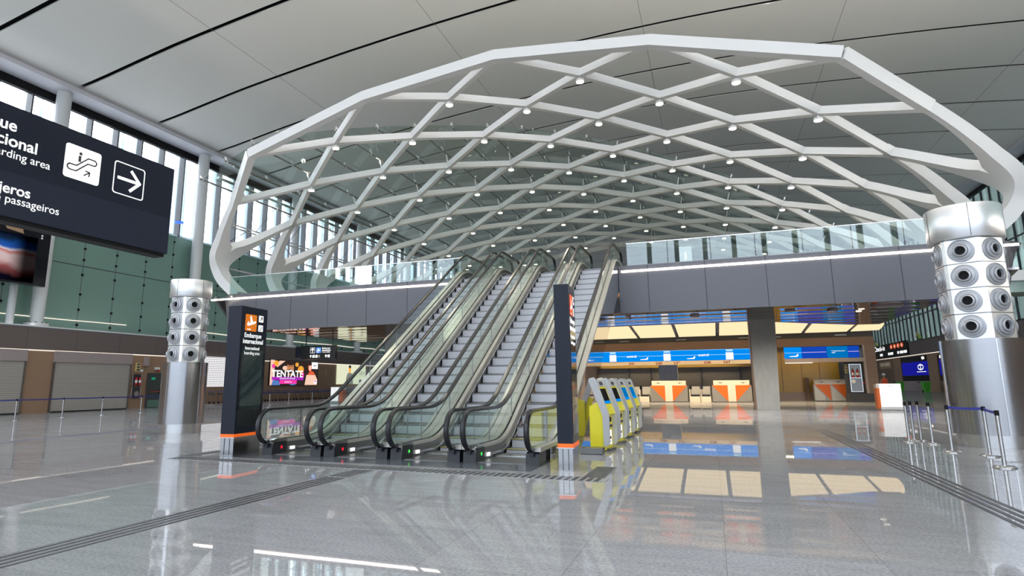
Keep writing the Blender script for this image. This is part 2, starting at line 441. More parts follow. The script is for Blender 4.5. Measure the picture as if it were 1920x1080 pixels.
# ------------------------------------------------------------------ mesh helpers
class MB:
    def __init__(s):
        s.v, s.f, s.mi = [], [], []
        s.m = 0

    def add(s, vs, fs):
        k = len(s.v)
        s.v += [tuple(v) for v in vs]
        s.f += [tuple(i + k for i in f) for f in fs]
        s.mi += [s.m] * len(fs)
        return s

    def box(s, x0, x1, y0, y1, z0, z1):
        vs = [(x, y, z) for x in (x0, x1) for y in (y0, y1) for z in (z0, z1)]
        return s.add(vs, [(0, 1, 3, 2), (4, 6, 7, 5), (0, 4, 5, 1), (2, 3, 7, 6), (0, 2, 6, 4), (1, 5, 7, 3)])

    def hexa(s, bot, top):
        n = len(bot)
        fs = [tuple(range(n))[::-1], tuple(range(n, 2 * n))] + [(i, (i + 1) % n, n + (i + 1) % n, n + i) for i in range(n)]
        return s.add(list(bot) + list(top), fs)

    def prism_xz(s, pts, y0, y1):
        return s.hexa([(x, y0, z) for x, z in pts], [(x, y1, z) for x, z in pts])

    def prism_yz(s, pts, x0, x1):
        return s.hexa([(x0, y, z) for y, z in pts], [(x1, y, z) for y, z in pts])

    def prism_xy(s, pts, z0, z1):
        return s.hexa([(x, y, z0) for x, y in pts], [(x, y, z1) for x, y in pts])

    def strip_yz(s, lo, hi, x0, x1):
        """Solid between two (y,z) polylines of equal length."""
        n = len(lo)
        vs = []
        for (a, b) in zip(lo, hi):
            vs += [(x0, *a), (x1, *a), (x1, *b), (x0, *b)]
        fs = [(0, 1, 2, 3), tuple(4 * (n - 1) + i for i in (3, 2, 1, 0))]
        for i in range(n - 1):
            k = 4 * i
            for j in range(4):
                fs.append((k + j, k + 4 + j, k + 4 + (j + 1) % 4, k + (j + 1) % 4))
        return s.add(vs, fs)

    def sweep(s, path, sec, normals=None, up=(0, 0, 1), closed=False):
        n, k = len(path), len(sec)
        P = [Vector(p) for p in path]
        vs = []
        for i in range(n):
            if closed:
                t = (P[(i + 1) % n] - P[i - 1]).normalized()
            else:
                a, b = P[max(i - 1, 0)], P[min(i + 1, n - 1)]
                t = (b - a).normalized()
            N = Vector(normals[i]) if normals else Vector(up)
            B = t.cross(N)
            if B.length < 1e-6:
                B = t.cross(Vector((1, 0, 0)))
            B.normalize()
            N = B.cross(t).normalized()
            sc = 1.0
            if 0 < i < n - 1:
                d1 = (P[i] - P[i - 1]).normalized(); sc = 1.0 / max(0.5, d1.dot(t))
            for (u, v) in sec:
                vs.append(P[i] + B * u + N * (v * sc))
        fs = []
        for i in range(n if closed else n - 1):
            for j in range(k):
                a = i * k + j; b = i * k + (j + 1) % k; i2 = (i + 1) % n
                fs.append((a, b, i2 * k + (j + 1) % k, i2 * k + j))
        if not closed:
            fs += [tuple(range(k))[::-1], tuple((n - 1) * k + j for j in range(k))]
        return s.add(vs, fs)

    def tube(s, path, r, n=8, up=(0, 0, 1), closed=False):
        sec = [(r * math.cos(2 * math.pi * i / n), r * math.sin(2 * math.pi * i / n)) for i in range(n)]
        return s.sweep(path, sec, up=up, closed=closed)

    def lathe(s, prof, origin=(0, 0, 0), axis=(0, 0, 1), n=24, cap=True):
        A = Vector(axis).normalized()
        U = A.orthogonal().normalized(); V = A.cross(U)
        O = Vector(origin)
        vs = []
        for r, h in prof:
            for i in range(n):
                a = 2 * math.pi * i / n
                vs.append(O + A * h + (U * math.cos(a) + V * math.sin(a)) * r)
        fs = []
        for j in range(len(prof) - 1):
            for i in range(n):
                fs.append((j * n + i, j * n + (i + 1) % n, (j + 1) * n + (i + 1) % n, (j + 1) * n + i))
        if cap:
            fs += [tuple(range(n))[::-1], tuple((len(prof) - 1) * n + i for i in range(n))]
        return s.add(vs, fs)

    def poly(s, pts, fr, d0=0.0, d1=0.004):
        """Extruded 2-D polygon in a frame (origin, ux, uy)."""
        O, X, Y = (Vector(q) for q in fr)
        N = X.cross(Y).normalized()
        return s.hexa([O + X * a + Y * b + N * d0 for a, b in pts], [O + X * a + Y * b + N * d1 for a, b in pts])

    def rect(s, x0, x1, y0, y1, fr, d0=0.0, d1=0.004):
        return s.poly([(x0, y0), (x1, y0), (x1, y1), (x0, y1)], fr, d0, d1)

    def ell(s, cx, cy, rx, ry, fr, d0=0.0, d1=0.004, n=20):
        return s.poly([(cx + rx * math.cos(2 * math.pi * i / n), cy + ry * math.sin(2 * math.pi * i / n)) for i in range(n)], fr, d0, d1)

    def line(s, pts, w, fr, d0=0.0, d1=0.004):
        for (a, b), (c, d) in zip(pts[:-1], pts[1:]):
            L = math.hypot(c - a, d - b)
            if L < 1e-9: continue
            nx, ny = -(d - b) / L * w / 2, (c - a) / L * w / 2
            ex, ey = (c - a) / L * w * 0.3, (d - b) / L * w * 0.3
            s.poly([(a - nx - ex, b - ny - ey), (c - nx + ex, d - ny + ey), (c + nx + ex, d + ny + ey), (a + nx - ex, b + ny - ey)], fr, d0, d1)
        return s

    def build(s, name, mats, parent=None, smooth=False, loc=None):
        me = bpy.data.meshes.new(name)
        me.from_pydata(s.v, [], s.f)
        ms = mats if isinstance(mats, (list, tuple)) else [mats]
        for m in ms:
            me.materials.append(M[m] if isinstance(m, str) else m)
        if len(ms) > 1:
            me.polygons.foreach_set('material_index', s.mi)
        bm = bmesh.new(); bm.from_mesh(me)
        bmesh.ops.recalc_face_normals(bm, faces=bm.faces)
        bm.to_mesh(me); bm.free()
        if smooth:
            me.polygons.foreach_set('use_smooth', [True] * len(me.polygons))
            try:
                me.set_sharp_from_angle(angle=math.radians(40))
            except Exception:
                pass
        o = bpy.data.objects.new(name, me)
        COL.objects.link(o)
        if parent:
            put(o, parent)
        if loc:
            o.location = loc
        return o


class Pic(MB):
    """Printed or lit picture: one mesh with several inks."""
    def __init__(s):
        super().__init__()
        s.inks = []

    def ink(s, name):
        if name not in s.inks: s.inks.append(name)
        s.m = s.inks.index(name)
        return s

    def done(s, name, parent=None):
        return s.build(name, s.inks if len(s.inks) > 1 else s.inks[0], parent)


def put(o, parent):
    o.parent = parent
    o.matrix_parent_inverse = Matrix.Translation(parent.location).inverted() if parent.parent is None else Matrix()


def tag(o, label=None, cat=None, group=None, kind=None):
    if label: o['label'] = label
    if cat: o['category'] = cat
    if group: o['group'] = group
    if kind: o['kind'] = kind
    return o


def thing(name, loc, label, cat, group=None):
    o = bpy.data.objects.new(name, None)
    o.empty_display_size = 0.2
    o.location = loc
    COL.objects.link(o)
    return tag(o, label, cat, group)


def structure(o):
    o['kind'] = 'structure'
    return o


def copy_tree(root, delta=(0, 0, 0)):
    c = root.copy(); COL.objects.link(c)
    c.location = Vector(root.location) + Vector(delta)
    def rec(src, dst):
        for ch in list(src.children):
            d = ch.copy(); COL.objects.link(d)
            d.parent = dst
            d.matrix_parent_inverse = ch.matrix_parent_inverse.copy()
            rec(ch, d)
    rec(root, c)
    return c


FX = lambda x, y, z: ((x, y, z), (0, 1, 0), (0, 0, 1))       # faces +X, reads along +Y
FN = lambda x, y, z: ((x, y, z), (1, 0, 0), (0, 0, 1))       # faces -Y, reads along +X
FW = lambda x, y, z: ((x, y, z), (0, -1, 0), (0, 0, 1))      # faces -X, reads along -Y


def text(name, s, size, fr, x, y, mat, parent=None, bold=0.0, align='LEFT', d=0.006, width=1.0):
    c = bpy.data.curves.new(name, 'FONT')
    c.body = s
    c.size = size
    c.align_x = align
    c.extrude = 0.002
    c.offset = bold * size
    c.materials.append(M[mat])
    tmp = bpy.data.objects.new(name, c)
    COL.objects.link(tmp)
    dg = bpy.context.evaluated_depsgraph_get()
    me = bpy.data.meshes.new_from_object(tmp.evaluated_get(dg))
    bpy.data.objects.remove(tmp)
    bpy.data.curves.remove(c)
    me.name = name
    o = bpy.data.objects.new(name, me)
    O, X, Y = (Vector(q) for q in fr)
    X = X.normalized(); Y = Y.normalized(); N = X.cross(Y)
    P = O + X * x + Y * y + N * d
    Xs = X * width
    mw = Matrix(((Xs.x, Y.x, N.x, P.x), (Xs.y, Y.y, N.y, P.y), (Xs.z, Y.z, N.z, P.z), (0, 0, 0, 1)))
    COL.objects.link(o)
    o.matrix_basis = mw
    if parent:
        put(o, parent)
    return o


def rrect(x0, x1, y0, y1, r, n=4):
    out = []
    for cx, cy, a0 in ((x1 - r, y1 - r, 0), (x0 + r, y1 - r, 90), (x0 + r, y0 + r, 180), (x1 - r, y0 + r, 270)):
        for i in range(n + 1):
            a = math.radians(a0 + 90 * i / n)
            out.append((cx + r * math.cos(a), cy + r * math.sin(a)))
    return out


def ramp(Y, a, b, c, d, k):
    """Height of a profile that is flat, bends up to slope k between a and b, and flattens between c and d."""
    def I(t, p, q):
        if t <= p: return 0.0
        if t >= q: return (q - p) / 2 + (t - q)
        return (t - p) ** 2 / (2 * (q - p))
    return k * (I(Y, a, b) - I(Y, c, d))


ZM = 5.8            # upper floor level
YM = 22.8           # front edge of the upper floor
XC = -6.6           # axis of the shell canopy
D_ = 2.03           # depth of one row of the shell

# ------------------------------------------------------------------ floor
XL, XR, Y0F, Y1F = -37.0, 26.7, -16.0, 150.0
structure(MB().box(XL - 3, XR + 3, Y0F, Y1F, -0.3, 0).build('floor', 'floor'))
structure(MB().prism_xy([(-10.35, 10.62), (-3.05, 10.42), (-3.05, 12.32), (-10.35, 12.32)], -0.001, 0.003).build('floor_landing', 'dark_floor'))

# tactile paving: long ribs along the hall and short bars before the escalators


def ribs(name, x0, x1, y0, y1, label):
    t = thing(name, ((x0 + x1) / 2, y0, 0), label, 'tactile paving')
    n = 4
    w = (x1 - x0) / (2 * n - 1) * 0.95
    for i in range(n):
        x = x0 + (x1 - x0 - w) * i / (n - 1)
        MB().box(x, x + w, y0, y1, 0, 0.006).build('rib', 'tact', t)
    return t


ribs('tactile_guide_path', 2.86, 3.24, -14, 21.8, 'dark ribbed guide path running back from lower right corner of the hall floor')
ribs('tactile_guide_path', -6.12, -5.74, -14, 8.85, 'dark ribbed guide path running from lower left to the escalator feet')


def bars(name, p, q, w, label, step=0.12):
    t = thing(name, (p[0], p[1], 0), label, 'tactile paving')
    P, Q = Vector((*p, 0)), Vector((*q, 0))
    d = (Q - P); L = d.length; d.normalize(); nrm = Vector((-d.y, d.x, 0))
    MB().hexa([P - nrm * w / 2, Q - nrm * w / 2, Q + nrm * w / 2, P + nrm * w / 2],
              [v + Vector((0, 0, 0.005)) for v in (P - nrm * w / 2, Q - nrm * w / 2, Q + nrm * w / 2, P + nrm * w / 2)]).build('base_strip', 'tact_light', t)
    m = MB(); n = int(L / step)
    for i in range(n):
        c = P + d * (step * (i + 0.5))
        a = c - d * step * 0.27; b = c + d * step * 0.27
        q4 = [a - nrm * w * .47, b - nrm * w * .47, b + nrm * w * .47, a + nrm * w * .47]
        m.hexa([v + Vector((0, 0, 0.004)) for v in q4], [v + Vector((0, 0, 0.010)) for v in q4])
    tag(m.build('warning_bars', 'tact', t), kind='stuff')


bars('tactile_warning_strip', (-10.85, 10.2), (-1.65, 9.85), 0.36, 'striped tactile warning strip across the floor before the escalators')
bars('tactile_warning_strip', (-10.85, 10.4), (-10.85, 13.4), 0.36, 'striped tactile warning strip beside the left signpost, leading back')
bars('tactile_warning_strip', (-5.93, 8.9), (-5.93, 9.75), 0.40, 'short striped tactile link between ribbed path and warning strip')
bars('tactile_warning_strip', (-1.9, 10.05), (-1.9, 11.4), 0.36, 'short striped tactile strip beside the right signpost')

# ------------------------------------------------------------------ ceiling
HC = [(0, 23.85), (5.5, 23.77), (9, 23.56), (14.5, 23.2), (20.5, 22.65), (28.5, 21.65), (36.5, 20.27), (38.2, 20.2)]


def ceil_z(x):
    t = abs(x + 0.5)
    for (a, za), (b, zb) in zip(HC[:-1], HC[1:]):
        if t <= b:
            return za + (zb - za) * (t - a) / (b - a)
    return HC[-1][1]


def smooth_z(x):
    return (ceil_z(x - 2) + ceil_z(x + 2) + 2 * ceil_z(x)) / 4


CX_ = [-37 + (63.7) * i / 48 for i in range(49)]
m = MB(); jn = MB(); bk = MB()
ys = 24.74 - 5.85 * 7
while ys < 148:
    a, b = ys + 0.15, ys + 5.85 - 0.15
    for x0, x1 in zip(CX_[:-1], CX_[1:]):
        z0, z1 = smooth_z(x0), smooth_z(x1)
        m.hexa([(x0, a, z0), (x1, a, z1), (x1, b, z1), (x0, b, z0)], [(x0, a, z0 + .08), (x1, a, z1 + .08), (x1, b, z1 + .08), (x0, b, z0 + .08)])
    ys += 5.85
structure(m.build('ceiling', 'ceiling', smooth=False))
for x0, x1 in zip(CX_[:-1], CX_[1:]):
    z0, z1 = smooth_z(x0) + .3, smooth_z(x1) + .3
    bk.hexa([(x0, Y0F - 1, z0), (x1, Y0F - 1, z1), (x1, Y1F, z1), (x0, Y1F, z0)], [(x0, Y0F - 1, z0 + .1), (x1, Y0F - 1, z1 + .1), (x1, Y1F, z1 + .1), (x0, Y1F, z0 + .1)])
structure(bk.build('ceiling_void', 'black'))
# small spots sunk in the dark ceiling seams
spot_l = bpy.data.lights.new('seam_spot', 'SPOT')
spot_l.energy = 255; spot_l.spot_size = math.radians(140); spot_l.spot_blend = .9; spot_l.color = (1, .97, .93); spot_l.shadow_soft_size = .06
ys = 24.74 - 5.85 * 6
while ys < 42:
    for i in range(7):
        x = -31 + i * 8.9 + (4.4 if int(round((ys - 24.74) / 5.85)) % 2 else 0)
        if x > 25: continue
        o = bpy.data.objects.new('seam_spot', spot_l); COL.objects.link(o)
        o.location = (x, ys, smooth_z(x) + .04)
    ys += 5.85
for x in (-26.1, -14.5, -2.65, 8.9, 20.4):
    z = smooth_z(x)
    jn.box(x - .012, x + .012, Y0F, Y1F, z - .004, z + .02)
structure(jn.build('trim_1', 'fascia'))

# ------------------------------------------------------------------ front facade (behind the camera)
m = MB()
for i in range(25):
    x = -37 + 63.7 * i / 24
    m.box(x - .22, x + .22, -16.3, -15.9, 0, smooth_z(x) + .3)
for z in (0.1, 4.2, 8.4, 12.6, 16.8, 20.6):
    m.box(XL, XR, -16.25, -15.95, z - .09, z + .09)
structure(m.build('window_frame_front', 'mullion'))
structure(MB().box(XL, XR, -16.12, -16.08, 0, 20.2).build('window_3', 'front_glass'))

# ------------------------------------------------------------------ left wall
structure(MB().box(-38.9, -38.5, Y0F, Y1F, 0, 13.0).build('wall_left', 'green_glass'))
w = MB().box(-37.4, -37.06, Y0F, Y1F, 0, 3.65)
structure(w.build('wall_left_shops', 'brown_lit'))
structure(MB().box(-37.3, -37.0, Y0F, Y1F, 3.65, 4.92).build('wall_left_fascia', 'brown_fascia'))
structure(MB().box(-38.5, -37.0, Y0F, Y1F, 4.92, 5.0).build('wall_left_ledge', 'fascia'))
structure(MB().box(-37.05, -36.98, Y0F, Y1F, 4.98, 5.06).build('trim_2', 'white_col'))
structure(MB().box(-37.04, -36.99, Y0F, Y1F, 3.60, 3.66).build('trim_3', 'led_soft'))
# green glass joints and fixings
m = MB()
m.box(-38.5, -38.485, Y0F, Y1F, 9.30, 9.35)
Yp = 27.5 - 2.33 * 18
while Yp < 130:
    m.box(-38.5, -38.488, Yp - .012, Yp + .012, 5, 13)
    Yp += 2.33
structure(m.build('trim_4', 'mullion'))
bits = MB()
Yp = 27.5 - 2.33 * 4
while Yp < 128:
    for z in (5.45, 6.45, 7.45, 8.75, 9.75, 10.5, 11.5, 12.5):
        bits.lathe([(.085, 0), (.085, .05), (.05, .07)], (-38.5, Yp, z), (1, 0, 0), 8 if Yp < 60 else 5)
    Yp += 2.33
structure(bits.build('trim_17', 'black'))

# clerestory windows on the left
structure(MB().box(-38.62, -38.58, Y0F, Y1F, 13.0, 19.5).build('window_1', 'win_glass'))
m = MB(); m2 = MB()
Yp = -14.0
k = 0
while Yp < Y1F:
    m.box(-38.9, -38.35, Yp - .05, Yp + .05, 13, 19.6)
    Yp += 1.95; k += 1
structure(m.build('window_frame_left', 'mullion'))
Yp = -14.0 + .55
k = 0
while Yp < Y1F:
    wd = (.19, .15, .22)[k % 3]
    m2.box(-39.9, -39.5, Yp - wd, Yp + wd, 10.5, 21)
    if k % 3 == 1:
        m2.box(-39.9, -39.5, Yp + .62, Yp + .80, 10.5, 21)
    Yp += 1.95; k += 1
structure(m2.build('window_fin_left', 'fin'))
m = MB().box(-38.75, -38.45, Y0F, Y1F, 12.96, 13.1)
structure(m.build('trim_5', 'fin'))
structure(MB().box(-38.62, -38.3, Y0F, Y1F, 19.45, 20.3).build('trim_6', 'black'))
structure(MB().box(-38.3, -36.7, Y0F, Y1F, 19.98, 20.24).build('trim_7', 'lavender'))
structure(MB().box(-37.15, -36.85, Y0F, Y1F, 20.0, 20.6).build('trim_8', 'lavender'))

for y, z, lab in ((34.42, 13.95, 'small blue lit disc on the window bars, left of the second white column'), (46.12, 13.95, 'small blue lit disc on the window bars behind the left legs of the shell')):
    tag(MB().lathe([(.16, 0), (.34, .03), (.36, .10), (.20, .14)], (-38.1, y, z), (0, 0, 1), 18).build('ring_light', 'blue_icon'), lab, 'light')
# white columns along the left wall
def white_column(y, label):
    t = thing('white_column', (-37.6, y, 5), label, 'column', 'white round columns along the left wall')
    MB().lathe([(.33, 5.2), (.36, 6.0), (.40, 9), (.42, 13), (.42, 20.1)], (-37.6, y, 0), n=28, cap=True).build('shaft', 'white_col', t, smooth=True)
    b = MB().lathe([(.62, 5.0), (.62, 5.24), (.42, 5.24), (.40, 5.32)], (-37.6, y, 0), n=28).build('base_plate', 'white_col', t)
    nb = MB()
    for i in range(10):
        a = 2 * math.pi * i / 10
        nb.lathe([(.05, 5.24), (.05, 5.30)], (-37.6 + .52 * math.cos(a), y + .52 * math.sin(a), 0), n=6)
    nb.build('anchor_bolts', 'mullion', b)
    return t


for y, lab in ((12.7, 'white round column at far left, behind the hanging sign'), (24.4, 'white round column behind the hanging sign and the wall screen'),
               (35.9, 'white round column rising behind the left steel air column'), (47.7, 'white round column base under the balcony, above the food advert'),
               (59.5, 'white round column base under the balcony, above the pale perfume advert'), (71.2, 'white round column farthest down the left wall')):
    white_column(y, lab)
MB().lathe([(.26, 5.0), (.26, 5.08), (.2, 5.1), (.2, 7.3)], (-37.5, 22.85, 0), n=20).build('screen_post', 'white_col', smooth=True)
tag(bpy.data.objects['screen_post'], 'short white post standing on the left ledge under the wall screen', 'post')

# wavy reflected light line at foot of green glass, put in as glowing tubes
tag(MB().tube([(-38.42, 20 + i * 2.2, 5.72 + .02 * math.sin(i * 1.7)) for i in range(6)], .03, 6).build('light_line', 'led_soft'), 'thin white light line on the green glass left of the air column', 'light')
tag(MB().tube([(-38.42, 36 + i * 2.6, 5.72 + .03 * math.sin(i * 1.9)) for i in range(16)], .035, 6).build('light_line', 'led_soft'), 'thin white light line on the green glass under the balcony', 'light')

# shop fronts on the left
def shutter_bay(y0, y1, label):
    t = thing('roller_shutter', (-37, (y0 + y1) / 2, 0), label, 'shutter', 'roller shutters of the left shops')
    m = MB().box(-37.02, -36.98, y0 + .08, y1 - .08, 0.05, 2.98)
    m.build('curtain', 'shutter', t)
    MB().box(-37.04, -36.95, y0 + .08, y1 - .08, 0.0, 0.07).build('bottom_bar', 'black', t)
    for a, b in ((y0, y0 + .08), (y1 - .08, y1)):
        MB().box(-37.05, -36.93, a, b, 0, 2.98).build('guide_rail', 'steel_dark', t)
    MB().box(-37.05, -36.90, y0 - .02, y1 + .02, 2.97, 3.62).build('lintel_box', 'lintel', t)


shutter_bay(16.6, 23.7, 'grey roller shutter at the left edge of the picture')
shutter_bay(25.3, 30.5, 'wide grey roller shutter between the brown pilaster and the fire cabinet')
t = thing('exit_door', (-37, 32.5, 0), 'dark emergency exit door with green kick plate left of the air column', 'door')
MB().box(-37.02, -36.96, 31.95, 33.1, 0, 2.34).build('leaf', 'door_dark', t)
MB().box(-36.97, -36.94, 32.0, 33.05, 0.05, 0.55).build('kick_plate', 'door_green', t)
pb = MB().tube([(-36.86, 32.12, 1.1), (-36.86, 32.98, 1.14)], .025, 8).build('push_bar', 'red', t)
MB().box(-36.96, -36.84, 32.9, 32.99, .98, 1.3).build('latch', 'black', pb)
MB().box(-36.965, -36.945, 32.2, 32.5, 1.95, 2.1).build('exit_mark', 'exit_green', t)
m = MB().box(-37.03, -36.92, 31.88, 31.95, 0, 2.4); m.box(-37.03, -36.92, 33.1, 33.17, 0, 2.4); m.box(-37.03, -36.92, 31.88, 33.17, 2.34, 2.41)
m.build('frame', 'mullion', t)


def extinguisher(x, y, z, label, s=1.0, group='fire extinguishers'):
    t = thing('fire_extinguisher', (x, y, z), label, 'fire extinguisher', group)
    MB().lathe([(.0, 0), (.075 * s, 0), (.08 * s, .03 * s), (.08 * s, .40 * s), (.06 * s, .46 * s), (.03 * s, .49 * s), (.03 * s, .52 * s)], (x, y, z), n=14).build('cylinder', 'red', t, smooth=True)
    MB().box(x - .02 * s, x + .02 * s, y - .07 * s, y + .07 * s, z + .52 * s, z + .57 * s).build('valve_handle', 'black', t)
    MB().tube([(x, y - .03 * s, z + .53 * s), (x, y - .12 * s, z + .45 * s), (x, y - .11 * s, z + .1 * s)], .012 * s, 6, up=(1, 0, 0)).build('hose', 'black', t)
    MB().lathe([(.082 * s, .15 * s), (.082 * s, .32 * s)], (x, y, z), n=14, cap=False).build('label_band', 'white', t)


t = thing('fire_cabinet', (-37, 31.05, 0), 'recessed fire point on the brown wall between shutter and exit door', 'fire cabinet')
MB().box(-37.05, -36.97, 30.7, 31.4, 1.55, 2.33).build('upper_box', 'grey_dark', t)
MB().box(-37.05, -36.97, 30.77, 31.4, 0.72, 1.46).build('lower_box', 'grey_dark', t)
fr = MB()
for z0, z1 in ((1.55, 2.33), (.72, 1.46)):
    fr.box(-36.98, -36.95, 30.68, 30.74, z0, z1); fr.box(-36.98, -36.95, 31.36, 31.42, z0, z1)
fr.build('frame', 'lintel', t)
MB().lathe([(.18, 0), (.18, .1)], (-36.95, 31.02, 1.0), (1, 0, 0), 16).build('hose_reel', 'steel', t)
extinguisher(-36.87, 30.92, 1.58, 'left red extinguisher in the fire point on the left wall', 1.05)
extinguisher(-36.87, 31.2, 1.58, 'right red extinguisher in the fire point on the left wall', 1.05)
t = thing('notice_plate', (-36.95, 31, 2.8), 'tall yellow safety notice above the fire point on the left wall', 'notice')
MB().box(-37.06, -36.96, 30.9, 31.22, 2.52, 3.08).build('plate', 'label_yellow', t)
m = MB()
for z in (2.56, 2.74, 2.92):
    m.rect(0, .22, 0, .12, FX(-36.96, 30.95, z))
m.build('pictograms', 'text_dark', t)
tag(MB().box(-37.06, -36.80, 31.5, 31.78, 2.9, 3.48).build('wall_light_box', 'lintel'), 'pale projecting box on the brown wall above the exit door', 'wall box')
tag(MB().box(-37.06, -36.95, 31.3, 31.45, 2.48, 2.64).build('call_box', 'white'), 'small white square box beside the yellow notice', 'wall box')
t = thing('alarm_beacon', (-36.95, 32.6, 2.6), 'white alarm sounder with red light above the exit door', 'alarm')
MB().box(-37.06, -36.93, 32.45, 32.8, 2.66, 2.82).build('sounder', 'white', t)
MB().lathe([(.07, 0), (.07, .08), (.03, .1)], (-36.93, 32.63, 2.58), (1, 0, 0), 12).build('red_light', 'red', t)

# adverts on the left wall
tag(MB().box(-37.0, -36.9, 36.65, 39.65, 1.42, 3.74).build('lattice_screen', 'lattice'), 'white backlit lattice panel beside the left air column', 'light panel')

t = thing('advert_screen', (-36.95, 48, 1.5), 'bright food advert reading TENTATE on the brown wall', 'advert screen')
MB().box(-37.06, -36.93, 44.35, 51.45, 1.47, 3.78).build('casing', 'screen_black', t)
F = FX(-36.93, 44.4, 1.5)
p = Pic()
p.ink('ad_dark').rect(0, 4.9, 0, 2.25, F, 0, .01)
p.ink('ad_peach').rect(0, .55, 0, 2.25, F, .01, .015); p.poly([(.9, 1.6), (2.0, 2.2), (1.2, 2.2), (.7, 1.8)], F, .01, .015); p.ell(2.0, 1.55, .35, .2, F, .011, .016)
p.ink('ad_skin').ell(2.75, 1.55, .50, .66, F, .012, .02)
p.ink('ad_dark').ell(2.75, 2.02, .52, .22, F, .02, .024); p.ell(2.72, 1.25, .36, .22, F, .02, .024)
p.ell(2.55, 1.72, .07, .05, F, .02, .024); p.ell(2.95, 1.72, .07, .05, F, .02, .024)
p.ink('screen_white').ell(2.8, 1.33, .22, .08, F, .024, .028); p.rect(.2, 4.6, .48, .50, F, .012, .016)
p.ink('ad_amber').ell(.75, 1.95, .35, .25, F, .012, .02); p.ell(4.3, 1.45, .45, .35, F, .012, .02); p.ell(3.7, 1.9, .25, .2, F, .012, .02)
p.ink('ad_pink').ell(.4, 1.7, .22, .2, F, .016, .02); p.rect(1.3, 3.75, .12, .46, F, .02, .024); p.rect(4.5, 4.8, .75, 1.2, F, .017, .02)
p.ink('ad_purple').rect(.25, 4.75, .46, .75, F, .018, .022)
p.ink('ad_blue').poly([(.2, 0), (1.4, 0), (1.2, .4), (.4, .45)], F, .012, .016); p.ell(3.2, .12, .5, .12, F, .012, .016)
p.done('left_picture', t)
text('headline', 'TENTATE', .86, F, 2.42, .74, 'screen_white', t, bold=.025, align='CENTER', d=.03, width=1.22)
text('subline', 'SABORES DEL MUNDO', .17, F, 2.4, .54, 'screen_white', t, align='CENTER', d=.03, width=1.25)
text('call_line', 'DISFRUTA', .17, F, 2.5, .23, 'screen_white', t, align='CENTER', d=.03, width=1.35)
p = Pic()
p.ink('ad_dark').rect(4.95, 6.98, 0, 2.25, F, 0, .01)
p.ink('ad_red').poly([(5.3, .95), (6.6, .95), (6.3, 1.25), (5.95, 1.35), (5.75, 1.3)], F, .012, .018); p.ell(5.72, 1.72, .30, .44, F, .016, .022)
p.ink('ad_peach').poly([(4.97, 0), (6.9, 0), (6.95, .5), (6.6, .95), (5.2, .95)], F, .011, .017); p.ell(5.70, 1.66, .17, .3, F, .022, .026)
p.ink('ad_dark').ell(5.62, 2.02, .36, .16, F, .026, .03)
p.ink('screen_white').rect(5.95, 6.95, 1.55, 2.2, F, .02, .026); p.rect(6.4, 6.9, .12, .42, F, .02, .026)
p.ink('ad_dark').line([(6.25, 1.92), (6.45, 1.83), (6.65, 1.92)], .07, F, .026, .03)
p.ink('ad_purple').rect(6.45, 6.8, .3, .38, F, .026, .03)
p.done('right_picture', t)

t = thing('advert_screen', (-36.95, 57.5, 1.5), 'pale cream advert with a standing man on the brown wall beyond the food advert', 'advert screen')
MB().box(-37.06, -36.93, 54.85, 60.4, 1.55, 3.60).build('casing', 'ad_cream', t)
F = FX(-36.93, 54.85, 1.55)
p = Pic()
p.ink('ad_grey').poly([(1.55, 0), (3.0, 0), (2.9, .8), (2.65, 1.2), (1.95, 1.2), (1.7, .8)], F, 0, .01)
p.ink('ad_amber').ell(2.3, 1.52, .2, .36, F, 0, .012)
p.ink('ad_dark').ell(2.3, 1.86, .24, .16, F, .012, .018); p.ell(4.45, .32, .25, .2, F, 0, .01); p.line([(4.5, .2), (5.0, .05)], .12, F, 0, .01)
p.done('picture', t)
text('lettering', 'GEN', .62, F, 4.1, 1.0, 'ad_grey', t)
t = thing('wall_emblem', (-36.95, 53, 2.6), 'small pale emblem on brown wall between the two adverts', 'emblem')
F = FX(-37.05, 53.0, 2.4)
m = MB(); m.ell(0, .45, .14, .14, F, 0, .02); m.ell(0, .12, .10, .16, F, 0, .02); m.build('emblem', 'tan_plate', t)
m = MB()
for a in (-.3, 0, .3): m.rect(a - .1, a + .1, -.14, -.09, F, 0, .02)
m.build('caption', 'tan_plate', t)
structure(MB().box(-37.05, -36.4, 36.4, 80, 0.0, 0.12).build('wall_left_kerb', 'lintel'))

# screen above the ledge, left
t = thing('wall_screen', (-36, 22, 7.2), 'large black video screen with blurred red and blue picture at far left', 'screen')
MB().box(-36.35, -36.0, 15.5, 23.6, 7.2, 10.5).build('casing', 'screen_black', t)
F = FX(-36.0, 15.5, 7.2)
p = Pic()
p.ink('blur_screen').rect(.1, 7.4, .12, 2.75, F, .001, .003)
p.ink('tan_plate').poly([(5.7, 2.95), (6.6, 2.85), (6.5, 3.15), (5.5, 3.25)], F, .002, .006)
p.ink('white').rect(7.55, 7.65, 2.75, 2.85, F, .002, .006); p.rect(7.55, 7.65, 2.9, 3.0, F, .002, .006)
p.done('picture', t)

